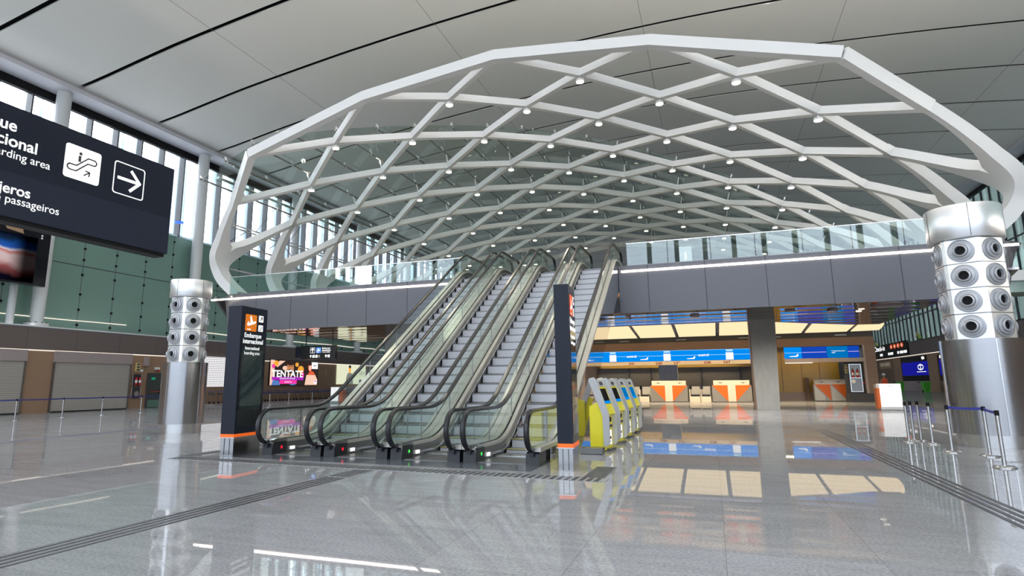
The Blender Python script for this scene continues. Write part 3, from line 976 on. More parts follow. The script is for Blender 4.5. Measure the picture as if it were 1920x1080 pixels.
# ------------------------------------------------------------------ right wall and far end
XR0 = 26.7
structure(MB().box(XR0 + .02, XR0 + .4, Y0F, Y1F, 0, 5.0).build('wall_right_shops', 'taupe'))
structure(MB().box(XR0, XR0 + .3, Y0F, Y1F, 5.0, 6.92).build('wall_right_fascia', 'brown_fascia'))
structure(MB().box(XR0 + .0, XR0 + .34, Y0F, Y1F, 6.84, 6.92).build('wall_right_ledge', 'brown'))
structure(MB().box(XR0 - .02, XR0 + .02, Y0F, Y1F, 4.92, 5.0).build('trim_9', 'led_soft'))
structure(MB().box(XR0 + 1.18, XR0 + 1.24, Y0F, Y1F, 6.9, 21.6).build('window_2', 'dark_glass'))
m = MB(); m2 = MB(); Yp = -14.0; k = 0
while Yp < Y1F:
    m.box(XR0 + 1.1, XR0 + 1.3, Yp - .05, Yp + .05, 6.9, 21.7)
    m2.box(XR0 + 1.6, XR0 + 1.9, Yp + .4, Yp + .4 + (1.5, 1.93, 1.8)[k % 3], 5.0, 22)
    Yp += 1.95; k += 1
for z in (10.6, 14.8, 18.6):
    m.box(XR0 + 1.12, XR0 + 1.26, Y0F, Y1F, z - .06, z + .06)
structure(m.build('window_frame_right', 'mullion'))
structure(m2.build('window_fin_right', 'fin_right'))
structure(MB().box(XR0 - .5, XR0 + 1.5, Y0F, Y1F, 21.55, 22.1).build('trim_10', 'lavender'))
structure(MB().box(XR0 + 1.0, XR0 + 1.4, Y0F, Y1F, 21.2, 21.6).build('trim_11', 'black'))
structure(MB().box(XL - 2, XR0 + 2, Y1F, Y1F + .4, 0, 24).build('wall_back', 'grey_wall'))
# right shop fronts
for a, b, lab in ((107.6, 111.5, 'tan pilaster on the right wall, left of the navy shop screen'), (91.7, 95.3, 'tan pilaster on the right wall, right of the navy shop screen')):
    tag(MB().box(XR0 - .12, XR0 - .01, a, b, 0, 4.9).build('pilaster', 'brown_lit'), lab, 'pilaster')
t = thing('shop_screen', (XR0, 101, 1.4), 'large navy shop screen with white ring emblem on the far right wall', 'screen')
MB().box(XR0 - .04, XR0 + .02, 95.3, 107.6, 1.4, 4.75).build('casing', 'screen_black', t)
F = FW(XR0 - .04, 107.4, 1.4)
p = Pic(); p.ink('navy_screen').rect(.1, 12, .75, 2.6, F, 0, .02)
p.ink('screen_white')
p.line([(8.8 + 1.15 * math.cos(i * math.pi / 10), 1.85 + .33 * math.sin(i * math.pi / 10)) for i in range(21)], .16, F, .02, .03)
p.rect(8.68, 8.92, 1.6, 2.1, F, .02, .03); p.rect(7.0, 10.9, 1.18, 1.26, F, .02, .03)
p.done('picture', t)
t = thing('shop_screen', (XR0, 90, 1.4), 'narrow dark shop screen beside the right steel air column', 'screen')
MB().box(XR0 - .04, XR0 + .02, 87.5, 91.5, 1.4, 4.6).build('casing', 'screen_black', t)
MB().rect(.2, 3.6, .5, 2.4, FW(XR0 - .04, 91.4, 1.6), 0, .02).build('picture', 'navy_screen', t)
for y, z, lab in ((97.2, 4.45, 'small white spot above the navy shop screen'), (90.3, 4.35, 'small white spot above the narrow shop screen')):
    tag(MB().lathe([(.16, 0), (.16, .1)], (XR0 - .15, y, z), (1, 0, 0), 12).build('shop_spot', 'led'), lab, 'light')
t = thing('shop_sign', (XR0, 116, 3.9), 'tan shop sign below the check-in sign on the right wall', 'sign')
MB().box(XR0 - .1, XR0 + .04, 112.6, 120, 3.4, 4.5).build('panel', 'tan_plate', t)
F = FW(XR0 - .1, 119.6, 3.5)
m = MB(); m.rect(.2, 2.6, .25, .8, F, 0, .02); m.build('lettering_block', 'cream', t)
m = MB(); m.rect(3.0, 6.0, .25, .8, F, 0, .02); m.build('lettering_block', 'cream', t)
tag(MB().box(XR0 - .1, XR0 - .045, 95.35, 107.55, 0, 1.35).build('shop_counter', 'lintel'), 'pale low shop counter under the navy screen', 'counter')

# check-in sign on the right fascia
t = thing('check_in_sign', (XR0, 112, 5.2), 'black check-in sign with red letters on the far right fascia', 'sign')
MB().box(XR0 - .25, XR0, 102.8, 124, 5.15, 7.2).build('panel', 'black_gloss', t)
F = FW(XR0 - .25, 122.5, 5.15)
text('lettering', 'Check-in', 1.1, F, .8, 1.15, 'screen_white', t, bold=.02, width=1.75)
for i, ch in enumerate('ABCD'):
    m = MB().ell(11.6 + i * 1.9, 1.5, .72, .36, F, 0, .02)
    dd = m.build('letter_disc', 'red_icon', t)
    text('letter', ch, .42, F, 11.6 + i * 1.9, 1.36, 'screen_white', dd, bold=.02, align='CENTER', d=.03, width=1.9)
for x, w_ in ((4.4, 1.6), (9.4, .9), (10.6, 1.6), (14.6, .9), (16.0, 1.6), (17.9, 1.5)):
    MB().rect(x, x + w_, .28, .66, F, 0, .02).build('pictogram', 'screen_white', t)

# ------------------------------------------------------------------ upper floor (balcony)
XA, XB = -22.9, 9.7


def outline(inset, y_back, r=3.6, n=10):
    """Plan outline with rounded front corners, moved in by inset at the sides."""
    pts = [(XA + inset, y_back)]
    for i in range(n + 1):
        a = math.pi + (math.pi / 2) * i / n
        pts.append((XA + inset + r * 1.0 + r * math.cos(a), YM + .0 + r * .55 + r * .55 * math.sin(a)))
    for i in range(n + 1):
        a = 1.5 * math.pi + (math.pi / 2) * i / n
        pts.append((XB - inset - r + r * math.cos(a), YM + r * .55 + r * .55 * math.sin(a)))
    pts.append((XB - inset, y_back))
    return pts


GX0, GX1 = -9.50, -3.07      # opening for the escalators


def slab():
    m = MB()
    m.prism_xy([(XA + 1, 37.6), (XA + 1, 25.5), (XB - 1, 25.5), (XB - 1, 37.6)], 4.95, ZM)
    m.prism_xy([(XA + 1, 56), (XA + 1, 37.6), (XB - 1, 37.6), (XB - 1, 56)], ZM - .08, ZM)
    m.box(XA + 3.5, GX0, YM + .05, 25.6, 4.95, ZM)
    m.box(GX1, XB - 3.5, YM + .05, 25.6, 4.95, ZM)
    m.box(GX0, GX1, 24.0, 25.6, 4.95, ZM)
    return m


structure(slab().build('floor_upper', 'grey_wall'))
SIDE = [(-22.6, YM + .10), (-22.85, 23.6), (-23.45, 24.6), (-24.6, 26.2), (-26.1, 28.6), (-26.5, 31.0), (-26.5, 43.0)]
SOF = [(x, y) for x, y in SIDE[:2:-1]] + [(-22.2, 24.2), (-20.5, YM + .35)] + [(9.2, YM + .35), (9.65, 25), (9.75, 42.8), (8.3, 42.6), (5.1, 40.0), (2.5, 37.62), (-20, 37.62), (-23, 40)]
structure(MB().prism_xy(SOF, 4.88, 4.95).build('soffit', 'soffit'))
sw = MB()
vs_, fs_ = [], []
for (x, y), zb in zip(SIDE, (5.6, 5.26, 5.02, 4.86, 4.80, 4.86, 4.86)):
    vs_ += [(x - .03, y, ZM), (x - .03, y, zb), (x + .09, y + .02, zb), (x + .09, y + .02, ZM)]
fs_ = [(0, 1, 2, 3), tuple(4 * (len(SIDE) - 1) + i for i in (3, 2, 1, 0))]
for i in range(len(SIDE) - 1):
    for j in range(4):
        fs_.append((4 * i + j, 4 * i + 4 + j, 4 * i + 4 + (j + 1) % 4, 4 * i + (j + 1) % 4))
sw.add(vs_, fs_)
structure(sw.build('wall_balcony_side', 'fascia'))
structure(MB().prism_xy([(x + .1, y) for x, y in SIDE[2:]] + [(-21.9, 43), (-21.9, 24.4)], 4.96, ZM - .01).build('floor_upper_side', 'grey_wall'))


def fascia(name, xs, label):
    # vertical skirt: top edge at floor level, bottom edge 1.75 m lower, leaning in at rounded ends
    m = MB()
    top, bot = [], []
    for x in xs:
        dl = min(x - XA, XB - x)
        def yy(r, ins):
            d = dl - ins
            if d >= r: return YM
            d = max(d, 0)
            return YM + r * .55 * (1 - math.sqrt(max(0, 1 - ((r - d) / r) ** 2)))
        top.append((x, yy(2.4, 0), ZM + .02))
        k = max(0.0, min(1.0, dl / 1.3)); kk = 1 - (1 - k) ** 2
        bot.append((x, yy(2.4, 0) + (1 - kk) * 1.2, ZM + .02 - 1.78 * (0.10 + 0.90 * kk)))
    n = len(xs)
    vs = []
    for a, b in zip(top, bot):
        vs += [a, b, (b[0], b[1] + .12, b[2]), (a[0], a[1] + .12, a[2])]
    fs = [(0, 1, 2, 3), tuple(4 * (n - 1) + i for i in (3, 2, 1, 0))]
    for i in range(n - 1):
        k = 4 * i
        for j in range(4):
            fs.append((k + j, k + 4 + j, k + 4 + (j + 1) % 4, k + (j + 1) % 4))
    m.add(vs, fs)
    o = m.build(name, 'fascia')
    structure(o)
    jn = MB()
    for x in [v for v in xs if abs((v * 100) % 200) < 1e-6]:
        i = xs.index(x)
        a, b = top[i], bot[i]
        jn.hexa([(a[0] - .012, a[1] - .004, a[2]), (a[0] + .012, a[1] - .004, a[2]), (a[0] + .012, a[1] + .05, a[2]), (a[0] - .012, a[1] + .05, a[2])],
                [(b[0] - .012, b[1] - .004, b[2]), (b[0] + .012, b[1] - .004, b[2]), (b[0] + .012, b[1] + .05, b[2]), (b[0] - .012, b[1] + .05, b[2])])
    structure(jn.build('trim_12' if 'left' in name else 'trim_13', 'fascia_line'))


def frange(a, b, st):
    out = []; v = a
    while v < b - 1e-6:
        out.append(round(v, 3)); v += st
    return out + [b]


fascia('wall_balcony_left', [XA + .02, XA + .08, XA + .2, XA + .35, XA + .55, XA + .75] + frange(-22, -9.6, .5) + [GX0], '')
fascia('wall_balcony_right', [GX1] + frange(-2.5, 9, .5) + [9.15, 9.35, 9.5, 9.62, 9.68], '')
tag(MB().box(XA + .2, -9.76, YM - .035, YM - .001, 5.57, 5.645).build('led_strip', 'led'), 'long glowing light strip along the balcony edge left of the escalators', 'light strip', 'balcony light strips')
tag(MB().box(GX1 + .1, 9.15, YM - .035, YM - .001, 5.57, 5.645).build('led_strip', 'led'), 'long glowing light strip along the balcony edge right of the escalators', 'light strip', 'balcony light strips')
for a, b, l in ((XA + .6, GX0, 'left_led'), (GX1, 9.15, 'right_led')):
    lamp_area(l, ((a + b) / 2, YM - .06, 5.61), (-H, 0, 0), b - a, .1, 14, (1, .86, .74))

# glass railings


def railing(x0, x1, npan, label):
    t = thing('glass_railing', ((x0 + x1) / 2, YM + .12, ZM), label, 'glass railing')
    w = (x1 - x0) / npan
    for i in range(npan):
        a = x0 + i * w
        MB().box(a + .012, a + w - .012, YM + .06, YM + .082, ZM - .02, ZM + .88).build('glass_panel', 'rail_glass', t)
    MB().box(x0, x1, YM + .052, YM + .09, ZM + .87, ZM + .90).build('top_rail', 'steel', t)
    MB().box(x0, x1, YM + .02, YM + .12, ZM - .02, ZM + .04).build('base_channel', 'steel_dark', t)
    return t


railing(XA + 1.2, -9.55, 7, 'glass railing on the balcony left of the escalators')
railing(-2.75, 7.7, 7, 'glass railing on the balcony right of the escalators')

for x in (GX0 - .06, GX1):
    structure(MB().box(x, x + .06, YM + .02, 25.5, ZM - 1.74, ZM - .01).build('wall_balcony_return', 'fascia'))
structure(MB().box(GX0, GX1, YM + .15, YM + .25, ZM - 1.74, ZM - 1.2).build('wall_balcony_middle', 'fascia'))
# spots added to brighten floor and pillar, then the visible soffit fittings
sof_l = bpy.data.lights.new('soffit_fill_spot', 'SPOT')
sof_l.energy = 320; sof_l.spot_size = math.radians(150); sof_l.spot_blend = .9; sof_l.color = (1, .93, .85); sof_l.shadow_soft_size = .08
for x in (-20, -16, -12, -1.5, 1.5, 4.5, 7.5):
    for y in (27.5, 33):
        o = bpy.data.objects.new('soffit_fill_spot', sof_l); COL.objects.link(o)
        o.location = (x, y, 4.84)
for i, (x, y, lab) in enumerate(((-.65, 33, 'round pale ceiling fitting under the balcony, left of the concrete pillar'), (3.73, 32.4, 'round pale ceiling fitting under the balcony, just right of the concrete pillar'),
                                 (5.63, 33.0, 'round pale ceiling fitting under the balcony, farther right of the pillar'))):
    tag(MB().lathe([(.22, 4.80), (.24, 4.84), (.24, 4.88)], (x, y, 0), n=18).build('ceiling_fitting', 'lintel'), lab, 'ceiling fitting')
tag(MB().box(7.3, 8.3, 31.9, 32.4, 4.80, 4.88).build('ceiling_panel_light', 'lintel'), 'rectangular white light under the right end of the balcony', 'light')
tag(MB().lathe([(.13, 4.85), (.13, 4.88)], (6.9, 33.2, 0), n=14).build('recessed_spot', 'led_soft'), 'small bright spot under the balcony, nearer of two by the white light', 'light')
tag(MB().lathe([(.13, 4.85), (.13, 4.88)], (7.0, 34.3, 0), n=14).build('recessed_spot', 'led_soft'), 'small bright spot under the balcony, farther of two by the white light', 'light')

# concrete pillar
m = MB()
m.hexa([(2.15, 36.55, 0), (3.28, 36.55, 0), (3.28, 37.5, 0), (2.15, 37.5, 0)], [(2.10, 36.55, 4.9), (3.42, 36.55, 4.9), (3.42, 37.5, 4.9), (2.10, 37.5, 4.9)])
t = thing('concrete_pillar', (2.7, 37, 0), 'square grey concrete pillar standing before the blue check-in screens', 'pillar')
m.build('shaft', 'concrete', t)
MB().box(2.06, 2.15, 36.6, 37.5, 0, 4.85).build('timber_edge', 'brown_lit', t)
t = thing('concrete_pillar', (-5.4, 54, 0), 'grey pillar behind the orange counters under number 240', 'pillar')
MB().box(-4.25, -2.75, 53.5, 54.5, 0, 3.6).build('shaft', 'concrete', t)
t = thing('concrete_pillar', (-20.5, 37, 0), 'grey concrete pillar behind the left escalator under the balcony', 'pillar')
MB().box(-20.9, -19.4, 36.6, 37.6, 0, 4.9).build('shaft', 'concrete', t)

# ------------------------------------------------------------------ check-in hall
PY = 50.0
t = thing('luminous_ceiling', (-1, 47, 5), 'warm glowing panelled canopy over the check-in counters', 'luminous ceiling')
zc = lambda y: 4.97 + (PY - y) * .092
m = MB()
yb, yf = PY - .15, 43.2
xs = [-14.2, -11.25, -8.3, -5.35, -2.4, .55, 3.5, 6.45, 9.4]
pan_i = 0
for a, b in zip(xs[:-1], xs[1:]):
    f2 = yf if b < 5 else yf + 1.6
    o = MB().hexa([(a + .13, yb, zc(yb)), (b - .13, yb, zc(yb)), (b - .13, f2, zc(f2)), (a + .13, yf if b < 8 else f2 - .6, zc(f2))],
                  [(a + .13, yb, zc(yb) + .05), (b - .13, yb, zc(yb) + .05), (b - .13, f2, zc(f2) + .05), (a + .13, yf if b < 8 else f2 - .6, zc(f2) + .05)]).build('light_panel', 'lumen', t)
end = MB()
pts = [(9.53, yb)] + [(9.53 + 1.7 * math.sin(i * math.pi / 16), yb - .2 - 5.0 * (math.cos(i * math.pi / 16))) for i in range(0, 9)][::-1]
end.hexa([(x, y, zc(y)) for x, y in pts], [(x, y, zc(y) + .05) for x, y in pts])
end.build('light_panel', 'lumen', t)
fr = MB().hexa([(-14.4, yb + .3, zc(yb) + .06), (10.2, yb + .3, zc(yb) + .06), (10.2, yf - .3, zc(yf) + .08), (-14.4, yf - .3, zc(yf) + .08)],
               [(-14.4, yb + .3, zc(yb) + .3), (10.2, yb + .3, zc(yb) + .3), (10.2, yf - .3, zc(yf) + .2), (-14.4, yf - .3, zc(yf) + .2)])
fr.build('carrier', 'mullion', t)
lum_l = bpy.data.lights.new('panel_fill_spot', 'SPOT')  # added spots without fixtures, carrying the light of the glowing panels
lum_l.energy = 520; lum_l.spot_size = math.radians(140); lum_l.spot_blend = .8; lum_l.color = (1, .78, .50); lum_l.shadow_soft_size = .08
for a in xs[1:-1]:
    o = bpy.data.objects.new('panel_fill_spot', lum_l); COL.objects.link(o); o.location = (a, 46.4, zc(46.4) - .04)

t = thing('check_in_portal', (0, PY, 0), 'brown check-in portal with long screen band behind the counters', 'check-in portal')
MB().box(-15, 10.9, PY + .12, PY + .6, 4.60, 4.97).build('dark_band', 'grey_dark', t)
MB().box(-15, 10.9, PY, PY + .8, 4.0, 4.60).build('header', 'brown', t)
MB().box(10.28, 10.92, PY, PY + 1.2, 0.62, 4.0).build('post', 'taupe', t)
MB().box(9.0, 10.92, PY - .02, PY + 1.2, 0, 0.62).build('base', 'grey_dark', t)
MB().box(8.95, 10.28, PY + .45, PY + .6, .6, 4.0).build('dark_side_panel', 'grey_dark', t)
MB().box(10.16, 10.28, PY + .02, PY + 1.2, 0.62, 4.0).build('post_reveal', 'lintel', t)
MB().box(-15, 3.75, PY - .02, PY + .3, 2.84, 3.12).build('number_board', 'cream', t)
MB().box(5.1, 10.16, PY - .02, PY + .3, 2.84, 3.12).build('number_board', 'lintel', t)
MB().box(5.1, 6.9, PY + .02, PY + .12, 2.78, 2.84).build('light_strip', 'led_soft', t)
MB().box(9.95, 10.16, PY + .1, PY + .2, 3.14, 3.96).build('screen_end', 'screen_black', t)
for x in (-6.55, -2.15, 2.4, 4.6, 8.9):
    o = MB().box(x - .38, x + .38, PY + .06, PY + .14, 4.72, 4.82).build('air_vent', 'steel_dark', t)
for s_, x in (('241', -5.95), ('240', -3.98), ('239', -2.72), ('238', -.62), ('237', .68)):
    text('desk_number', s_, .25, FN(0, PY - .02, 0), x * 1.07 + .35, 2.885, 'text_red', t, bold=.03, align='CENTER', width=1.35)

# screens
def screen(x0, x1, mat, label, marks):
    t = thing('video_screen', ((x0 + x1) / 2, PY, 3.14), label, 'screen')
    MB().box(x0, x1, PY + .02, PY + .2, 3.14, 3.96).build('display', mat, t)
    F = FN(0, PY + .02, 0)
    p = Pic()
    for fn in marks: fn(p, F)
    p.done('picture', t)
    return t, F


def card(x):
    def f(p, F):
        p.ink('screen_white').rect(x - .27, x + .27, 3.16, 3.70, F, 0, .01)
        p.ink('screen_line').rect(x - .24, x + .24, 3.78, 3.92, F, 0, .01)
    return f


def ln(a, b, z=3.55, ink='screen_line', w=.03):
    return lambda p, F: p.ink(ink).rect(a, b, z - w / 2, z + w / 2, F, 0, .006)


def plane_mark(x):
    def f(p, F):
        p.ink('screen_white').poly([(x - .33, 3.26), (x + .2, 3.26), (x + .28, 3.34), (x + .26, 3.50), (x + .18, 3.42), (x + .1, 3.34), (x - .33, 3.31)], F, 0, .01)
    return f


t, F = screen(-13, 3.62, 'blue_screen', 'long sky blue screen band left of the concrete pillar',
              [card(-7.5), card(-3.27), card(1.32), ln(-7.2, -6.35), ln(-5.55, -3.55), ln(-3.0, -.95), ln(-.2, 1.05), ln(1.6, 3.6), plane_mark(-5.0), plane_mark(-1.45), plane_mark(3.3),
               ln(-13, 3.6, 3.94, 'screen_line', .02)])
text('lettering', 'austral', .26, F, -6.0, 3.47, 'screen_white', t, bold=.03, align='CENTER', width=1.1)
text('lettering', 'austral', .26, F, -.55, 3.47, 'screen_white', t, bold=.03, align='CENTER', width=1.1)
t, F = screen(5.1, 6.25, 'blue_screen', 'short sky blue screen just right of the concrete pillar', [plane_mark(5.75), ln(5.1, 6.25, 3.55)])
t, F = screen(6.25, 7.9, 'blue_deep', 'deep blue screen with pink line, second right of the pillar', [ln(6.3, 7.85, 3.57, 'screen_pink', .045)])
t, F = screen(7.9, 9.22, 'blue_mid', 'teal blue screen with small white text right of the pillar', [ln(8.2, 8.3, 3.5, 'screen_white', .03)])
text('lettering', 'Te esperamos en tu', .105, F, 8.2, 3.60, 'screen_white', t, bold=.02, width=1.0)
text('lettering', 'vuelo', .105, F, 8.2, 3.48, 'screen_white', t, bold=.02)
t, F = screen(9.22, 9.93, 'blue_deep', 'small deep blue screen at the right end of the band', [ln(9.24, 9.92, 3.57, 'screen_pink', .045)])

# back wall of the hall
structure(MB().box(-15, 4.0, 56.0, 56.3, 0, 4.6).build('wall_check_in', 'grey_wall'))
m = MB()
for x in (-7.0, -5.1, -.9, 2.2):
    m.box(x - .05, x + .05, 55.9, 56.0, 0.0, 2.75)
structure(m.build('trim_14', 'mullion'))
structure(MB().box(-15, 4.0, 55.7, 56.0, 2.75, 3.3).build('trim_15', 'ochre'))
structure(MB().box(4.0, 9.2, 53.9, 54.2, .62, 4.4).build('wall_ochre', 'ochre'))
structure(MB().box(4.0, 9.2, 53.85, 54.2, 0, .62).build('wall_ochre_base', 'lintel'))
m = MB()
for x in (5.2, 6.6, 7.85): m.box(x - .015, x + .015, 53.88, 53.9, .62, 4.0)
structure(m.build('trim_16', 'brown'))
tag(MB().box(6.72, 6.98, 53.3, 53.85, 0, 1.75).build('side_post', 'brown'), 'dark brown post left of the third orange counter', 'post')
structure(MB().box(3.75, 4.2, 50.2, 56.3, 0, 4.0).build('wall_check_in_side', 'lintel'))
lamp_area('ochre_wash', (6.6, 53.0, 4.2), (math.radians(-20), 0, 0), 4.5, .3, 35, (1, .74, .34))
lamp_area('desk_wash', (-4, 55, 3.9), (math.radians(-10), 0, 0), 12, .4, 120, (1, .78, .48))


def counter(x0, y, label, kind='pair', w=2.7):
    t = thing('check_in_counter', (x0 + w / 2, y, 0), label, 'counter')
    h, hb = 1.6, 1.24
    MB().box(x0 + .1, x0 + w - .1, y + .06, y + .8, hb, h).build('upper_panel', 'cream_white', t)
    MB().box(x0 - .02, x0 + w + .02, y + .03, y + .75, .04, hb).build('body', 'counter_grey', t)
    MB().box(x0 + .02, x0 + w - .02, y + .1, y + .7, 0, .06).build('plinth', 'grey_dark', t)
    F = FN(x0, y + .03, 0)
    if kind == 'pair':
        a, b = w * .40, w * .60
        MB().poly([(0, hb), (a, hb), (a, .05)], F, 0, .02).build('orange_triangle', 'orange', t)
        MB().poly([(b, hb), (w, hb), (b, .05)], F, 0, .02).build('orange_triangle', 'orange', t)
        MB().rect(a, b, .05, h + .0, F, 0, .03).build('white_centre_panel', 'cream_white', t)
        cs = (a / 2 + .05, (b + w) / 2)
    else:
        hw = w / 2
        for k in (0, 1):
            q = k * hw
            MB().poly([(q + .08, hb), (q + hw - .02, hb), (q + hw - .02, .05)], F, 0, .02).build('orange_triangle', 'orange', t)
            MB().poly([(q + .03, hb - .05), (q + hw * .62, .38), (q + hw * .62, .05), (q + .03, .05)] if k == 0 else [(q + .03, hb - .05), (q + hw - .1, .05), (q + .03, .05)], F, 0, .018).build('silver_panel', 'kiosk_grey', t)
        cs = (hw / 2, hw * 1.5)
    for c in cs:
        p = MB()
        FF = FN(x0, y + .06, 0)
        p.line([(c - .16, 1.45), (c, 1.40), (c + .16, 1.45)], .025, FF, 0, .01); p.ell(c, 1.42, .05, .04, FF, 0, .012)
        p.build('wing_emblem', 'text_dark', t)
    return t


counter(-4.58, 49.0, 'orange and white check-in counter under desk numbers 240 and 239')
counter(-.10, 49.0, 'orange and white check-in counter left of the concrete pillar')
counter(7.10, 52.0, 'orange check-in counter with two diagonal panels beside the fire cabinet', 'single', 2.22)
counter(-8.95, 49.0, 'orange and white check-in counter half hidden behind the yellow kiosks')


def scale(x0, x1, y, label):
    t = thing('baggage_scale', ((x0 + x1) / 2, y, 0), label, 'baggage scale', 'baggage scales between the counters')
    MB().box(x0, x1, y, y + 1.3, 0, .42).build('body', 'cream_white', t)
    MB().box(x0 + .05, x1 - .05, y + .02, y + 1.3, .42, .55).build('belt', 'rubber', t)
    MB().box(x0 - .06, x0 - .005, y - .02, y + .5, 0, .95).build('end_post', 'cream_white', t)
    MB().box(x0 + .02, x1 - .02, y + 1.5, y + 1.6, .42, 1.15).build('back_panel', 'kiosk_grey', t)
    d = MB().box(x0 - .06, x0 + .12, y + .4, y + .5, .95, 1.22).build('weight_display', 'screen_black', t)
    return t


scale(-1.68, -.98, 49.05, 'baggage scale just right of the counter under number 239')
scale(-.88, -.22, 49.05, 'baggage scale just left of the counter beside the concrete pillar')
scale(2.78, 3.6, 49.05, 'baggage scale between the second counter and the concrete pillar')
scale(-6.08, -5.5, 49.05, 'baggage scale right of the counter hidden by the kiosks')
scale(-5.38, -4.72, 49.05, 'baggage scale just left of the counter under number 240')

t = thing('fire_cabinet', (9.6, PY + .4, .7), 'tall steel fire cabinet with two extinguishers at the right end of the portal', 'fire cabinet')
m = MB()
m.box(9.22, 9.96, PY + .37, PY + .45, .72, 2.66)
m.build('back_plate', 'steel_dark', t)
for nm, bx in (('frame_side', (9.20, 9.27)), ('frame_side', (9.91, 9.98))):
    MB().box(bx[0], bx[1], PY + .22, PY + .45, .70, 2.68).build(nm, 'steel', t)
for nm, z in (('frame_bar', .70), ('frame_bar', 1.66), ('frame_bar', 2.62)):
    MB().box(9.27, 9.91, PY + .22, PY + .45, z, z + .06).build(nm, 'steel', t)
MB().lathe([(.14, 0), (.14, .12), (.05, .14)], (9.42, PY + .37, 1.45), (0, -1, 0), 14).build('hose_reel', 'white', t)
extinguisher(9.45, PY + .30, 1.72, 'left red extinguisher in the cabinet at the portal end', 1.1)
extinguisher(9.74, PY + .30, 1.72, 'right red extinguisher in the cabinet at the portal end', 1.1)
t = thing('notice_plate', (9.1, PY + .4, 2.1), 'tall yellow safety notice left of the steel fire cabinet', 'notice')
MB().box(9.0, 9.15, PY + .40, PY + .45, 2.05, 2.65).build('plate', 'label_yellow', t)
m = MB()
for z in (2.1, 2.28, 2.46): m.rect(.02, .13, 0, .13, FN(9.0, PY + .40, z))
m.build('pictograms', 'text_dark', t)
tag(MB().box(10.0, 10.12, PY + .38, PY + .45, 1.25, 1.45).build('call_point', 'red'), 'small red call point right of the steel fire cabinet', 'call point')

# podiums
def podium(x, y, label, flip=False):
    t = thing('podium', (x, y, 0), label, 'podium')
    s_ = -1 if flip else 1
    w, dd, h, ow = (.50, .30, 1.33, .14) if not flip else (.38, .30, 1.30, .42)
    MB().hexa([(x - w * .95, y - dd, .08), (x + w * .95, y - dd, .08), (x + w * .95, y + dd, .08), (x - w * .95, y + dd, .08)],
              [(x - w * .95, y - dd, h), (x + w * .95, y - dd, h), (x + w * .95, y + dd, h), (x - w * .95, y + dd, h)]).build('front_body', 'white_flat', t)
    xo = x - s_ * w * .95
    MB().box(min(xo, xo - s_ * ow), max(xo, xo - s_ * ow), y - dd * .8, y + dd, .05, h - .22).build('orange_side', 'orange', t)
    MB().box(min(xo, xo - s_ * ow), max(xo, xo - s_ * ow), y - dd * .8, y + dd, h - .22, h - .03).build('cream_side', 'cream_white', t)
    MB().box(x - w, x + w, y - dd - .03, y - dd + .1, 0.02, .16).build('foot', 'white', t)
    for sx in (-1, 1):
        MB().lathe([(.035, -.02), (.035, .02)], (x + sx * .3, y, .035), (1, 0, 0), 10).build('castor', 'rubber', t)
    p = MB(); FF = FN(x, y - dd, 0)
    p.line([(-.12, 1.22), (0, 1.18), (.12, 1.22)], .02, FF, 0, .006); p.build('wing_emblem', 'lintel', t)
    return t


podium(8.55, 37.3, 'white and orange podium standing alone right of the check-in portal')
podium(-30.2, 44.8, 'white and orange podium behind the leftmost escalator', flip=True)

# ------------------------------------------------------------------ escalators
XE = [-8.672, -7.072, -5.476, -3.880]
SL = .62
nose = lambda y: ramp(y, 12.55, 13.55, 22.0, 22.9, SL)
nose_s = nose(40) and ZM / nose(40)
nose2 = lambda y: nose(y) * nose_s
rail_h = lambda y: .98 + ramp(y, 12.75, 13.95, 22.25, 23.1, SL) * (ZM / ramp(40, 12.75, 13.95, 22.25, 23.1, SL))
deck_h = lambda y: .30 + ramp(y, 12.65, 13.75, 22.1, 23.0, SL) * (ZM / ramp(40, 12.65, 13.75, 22.1, 23.0, SL))
YB, YT = 11.22, 24.9       # lower and upper newels
YS = [YB + .02] + frange(11.5, 24.6, .2) + [YT - .02]
RN = .36


def rail_path():
    pts = []
    zc_ = .98 - RN
    for i in range(11):     # lower newel from underneath round the front to the top
        a = math.radians(-105 - 165 * i / 10)
        pts.append((YB + .02 + RN * 1.0 * math.cos(a), zc_ + RN * 1.0 * math.sin(a)))
    for y in frange(11.4, 24.7, .2):
        pts.append((y, rail_h(y)))
    z1 = ZM + .98 - RN
    for i in range(11):
        a = math.radians(90 - 190 * i / 10)
        pts.append((YT + RN * math.cos(a), z1 + RN * math.sin(a)))
    return pts


RP = rail_path()
SECT = [(-.05, -.022), (-.05, .022), (-.03, .04), (.03, .04), (.05, .022), (.05, -.022)]


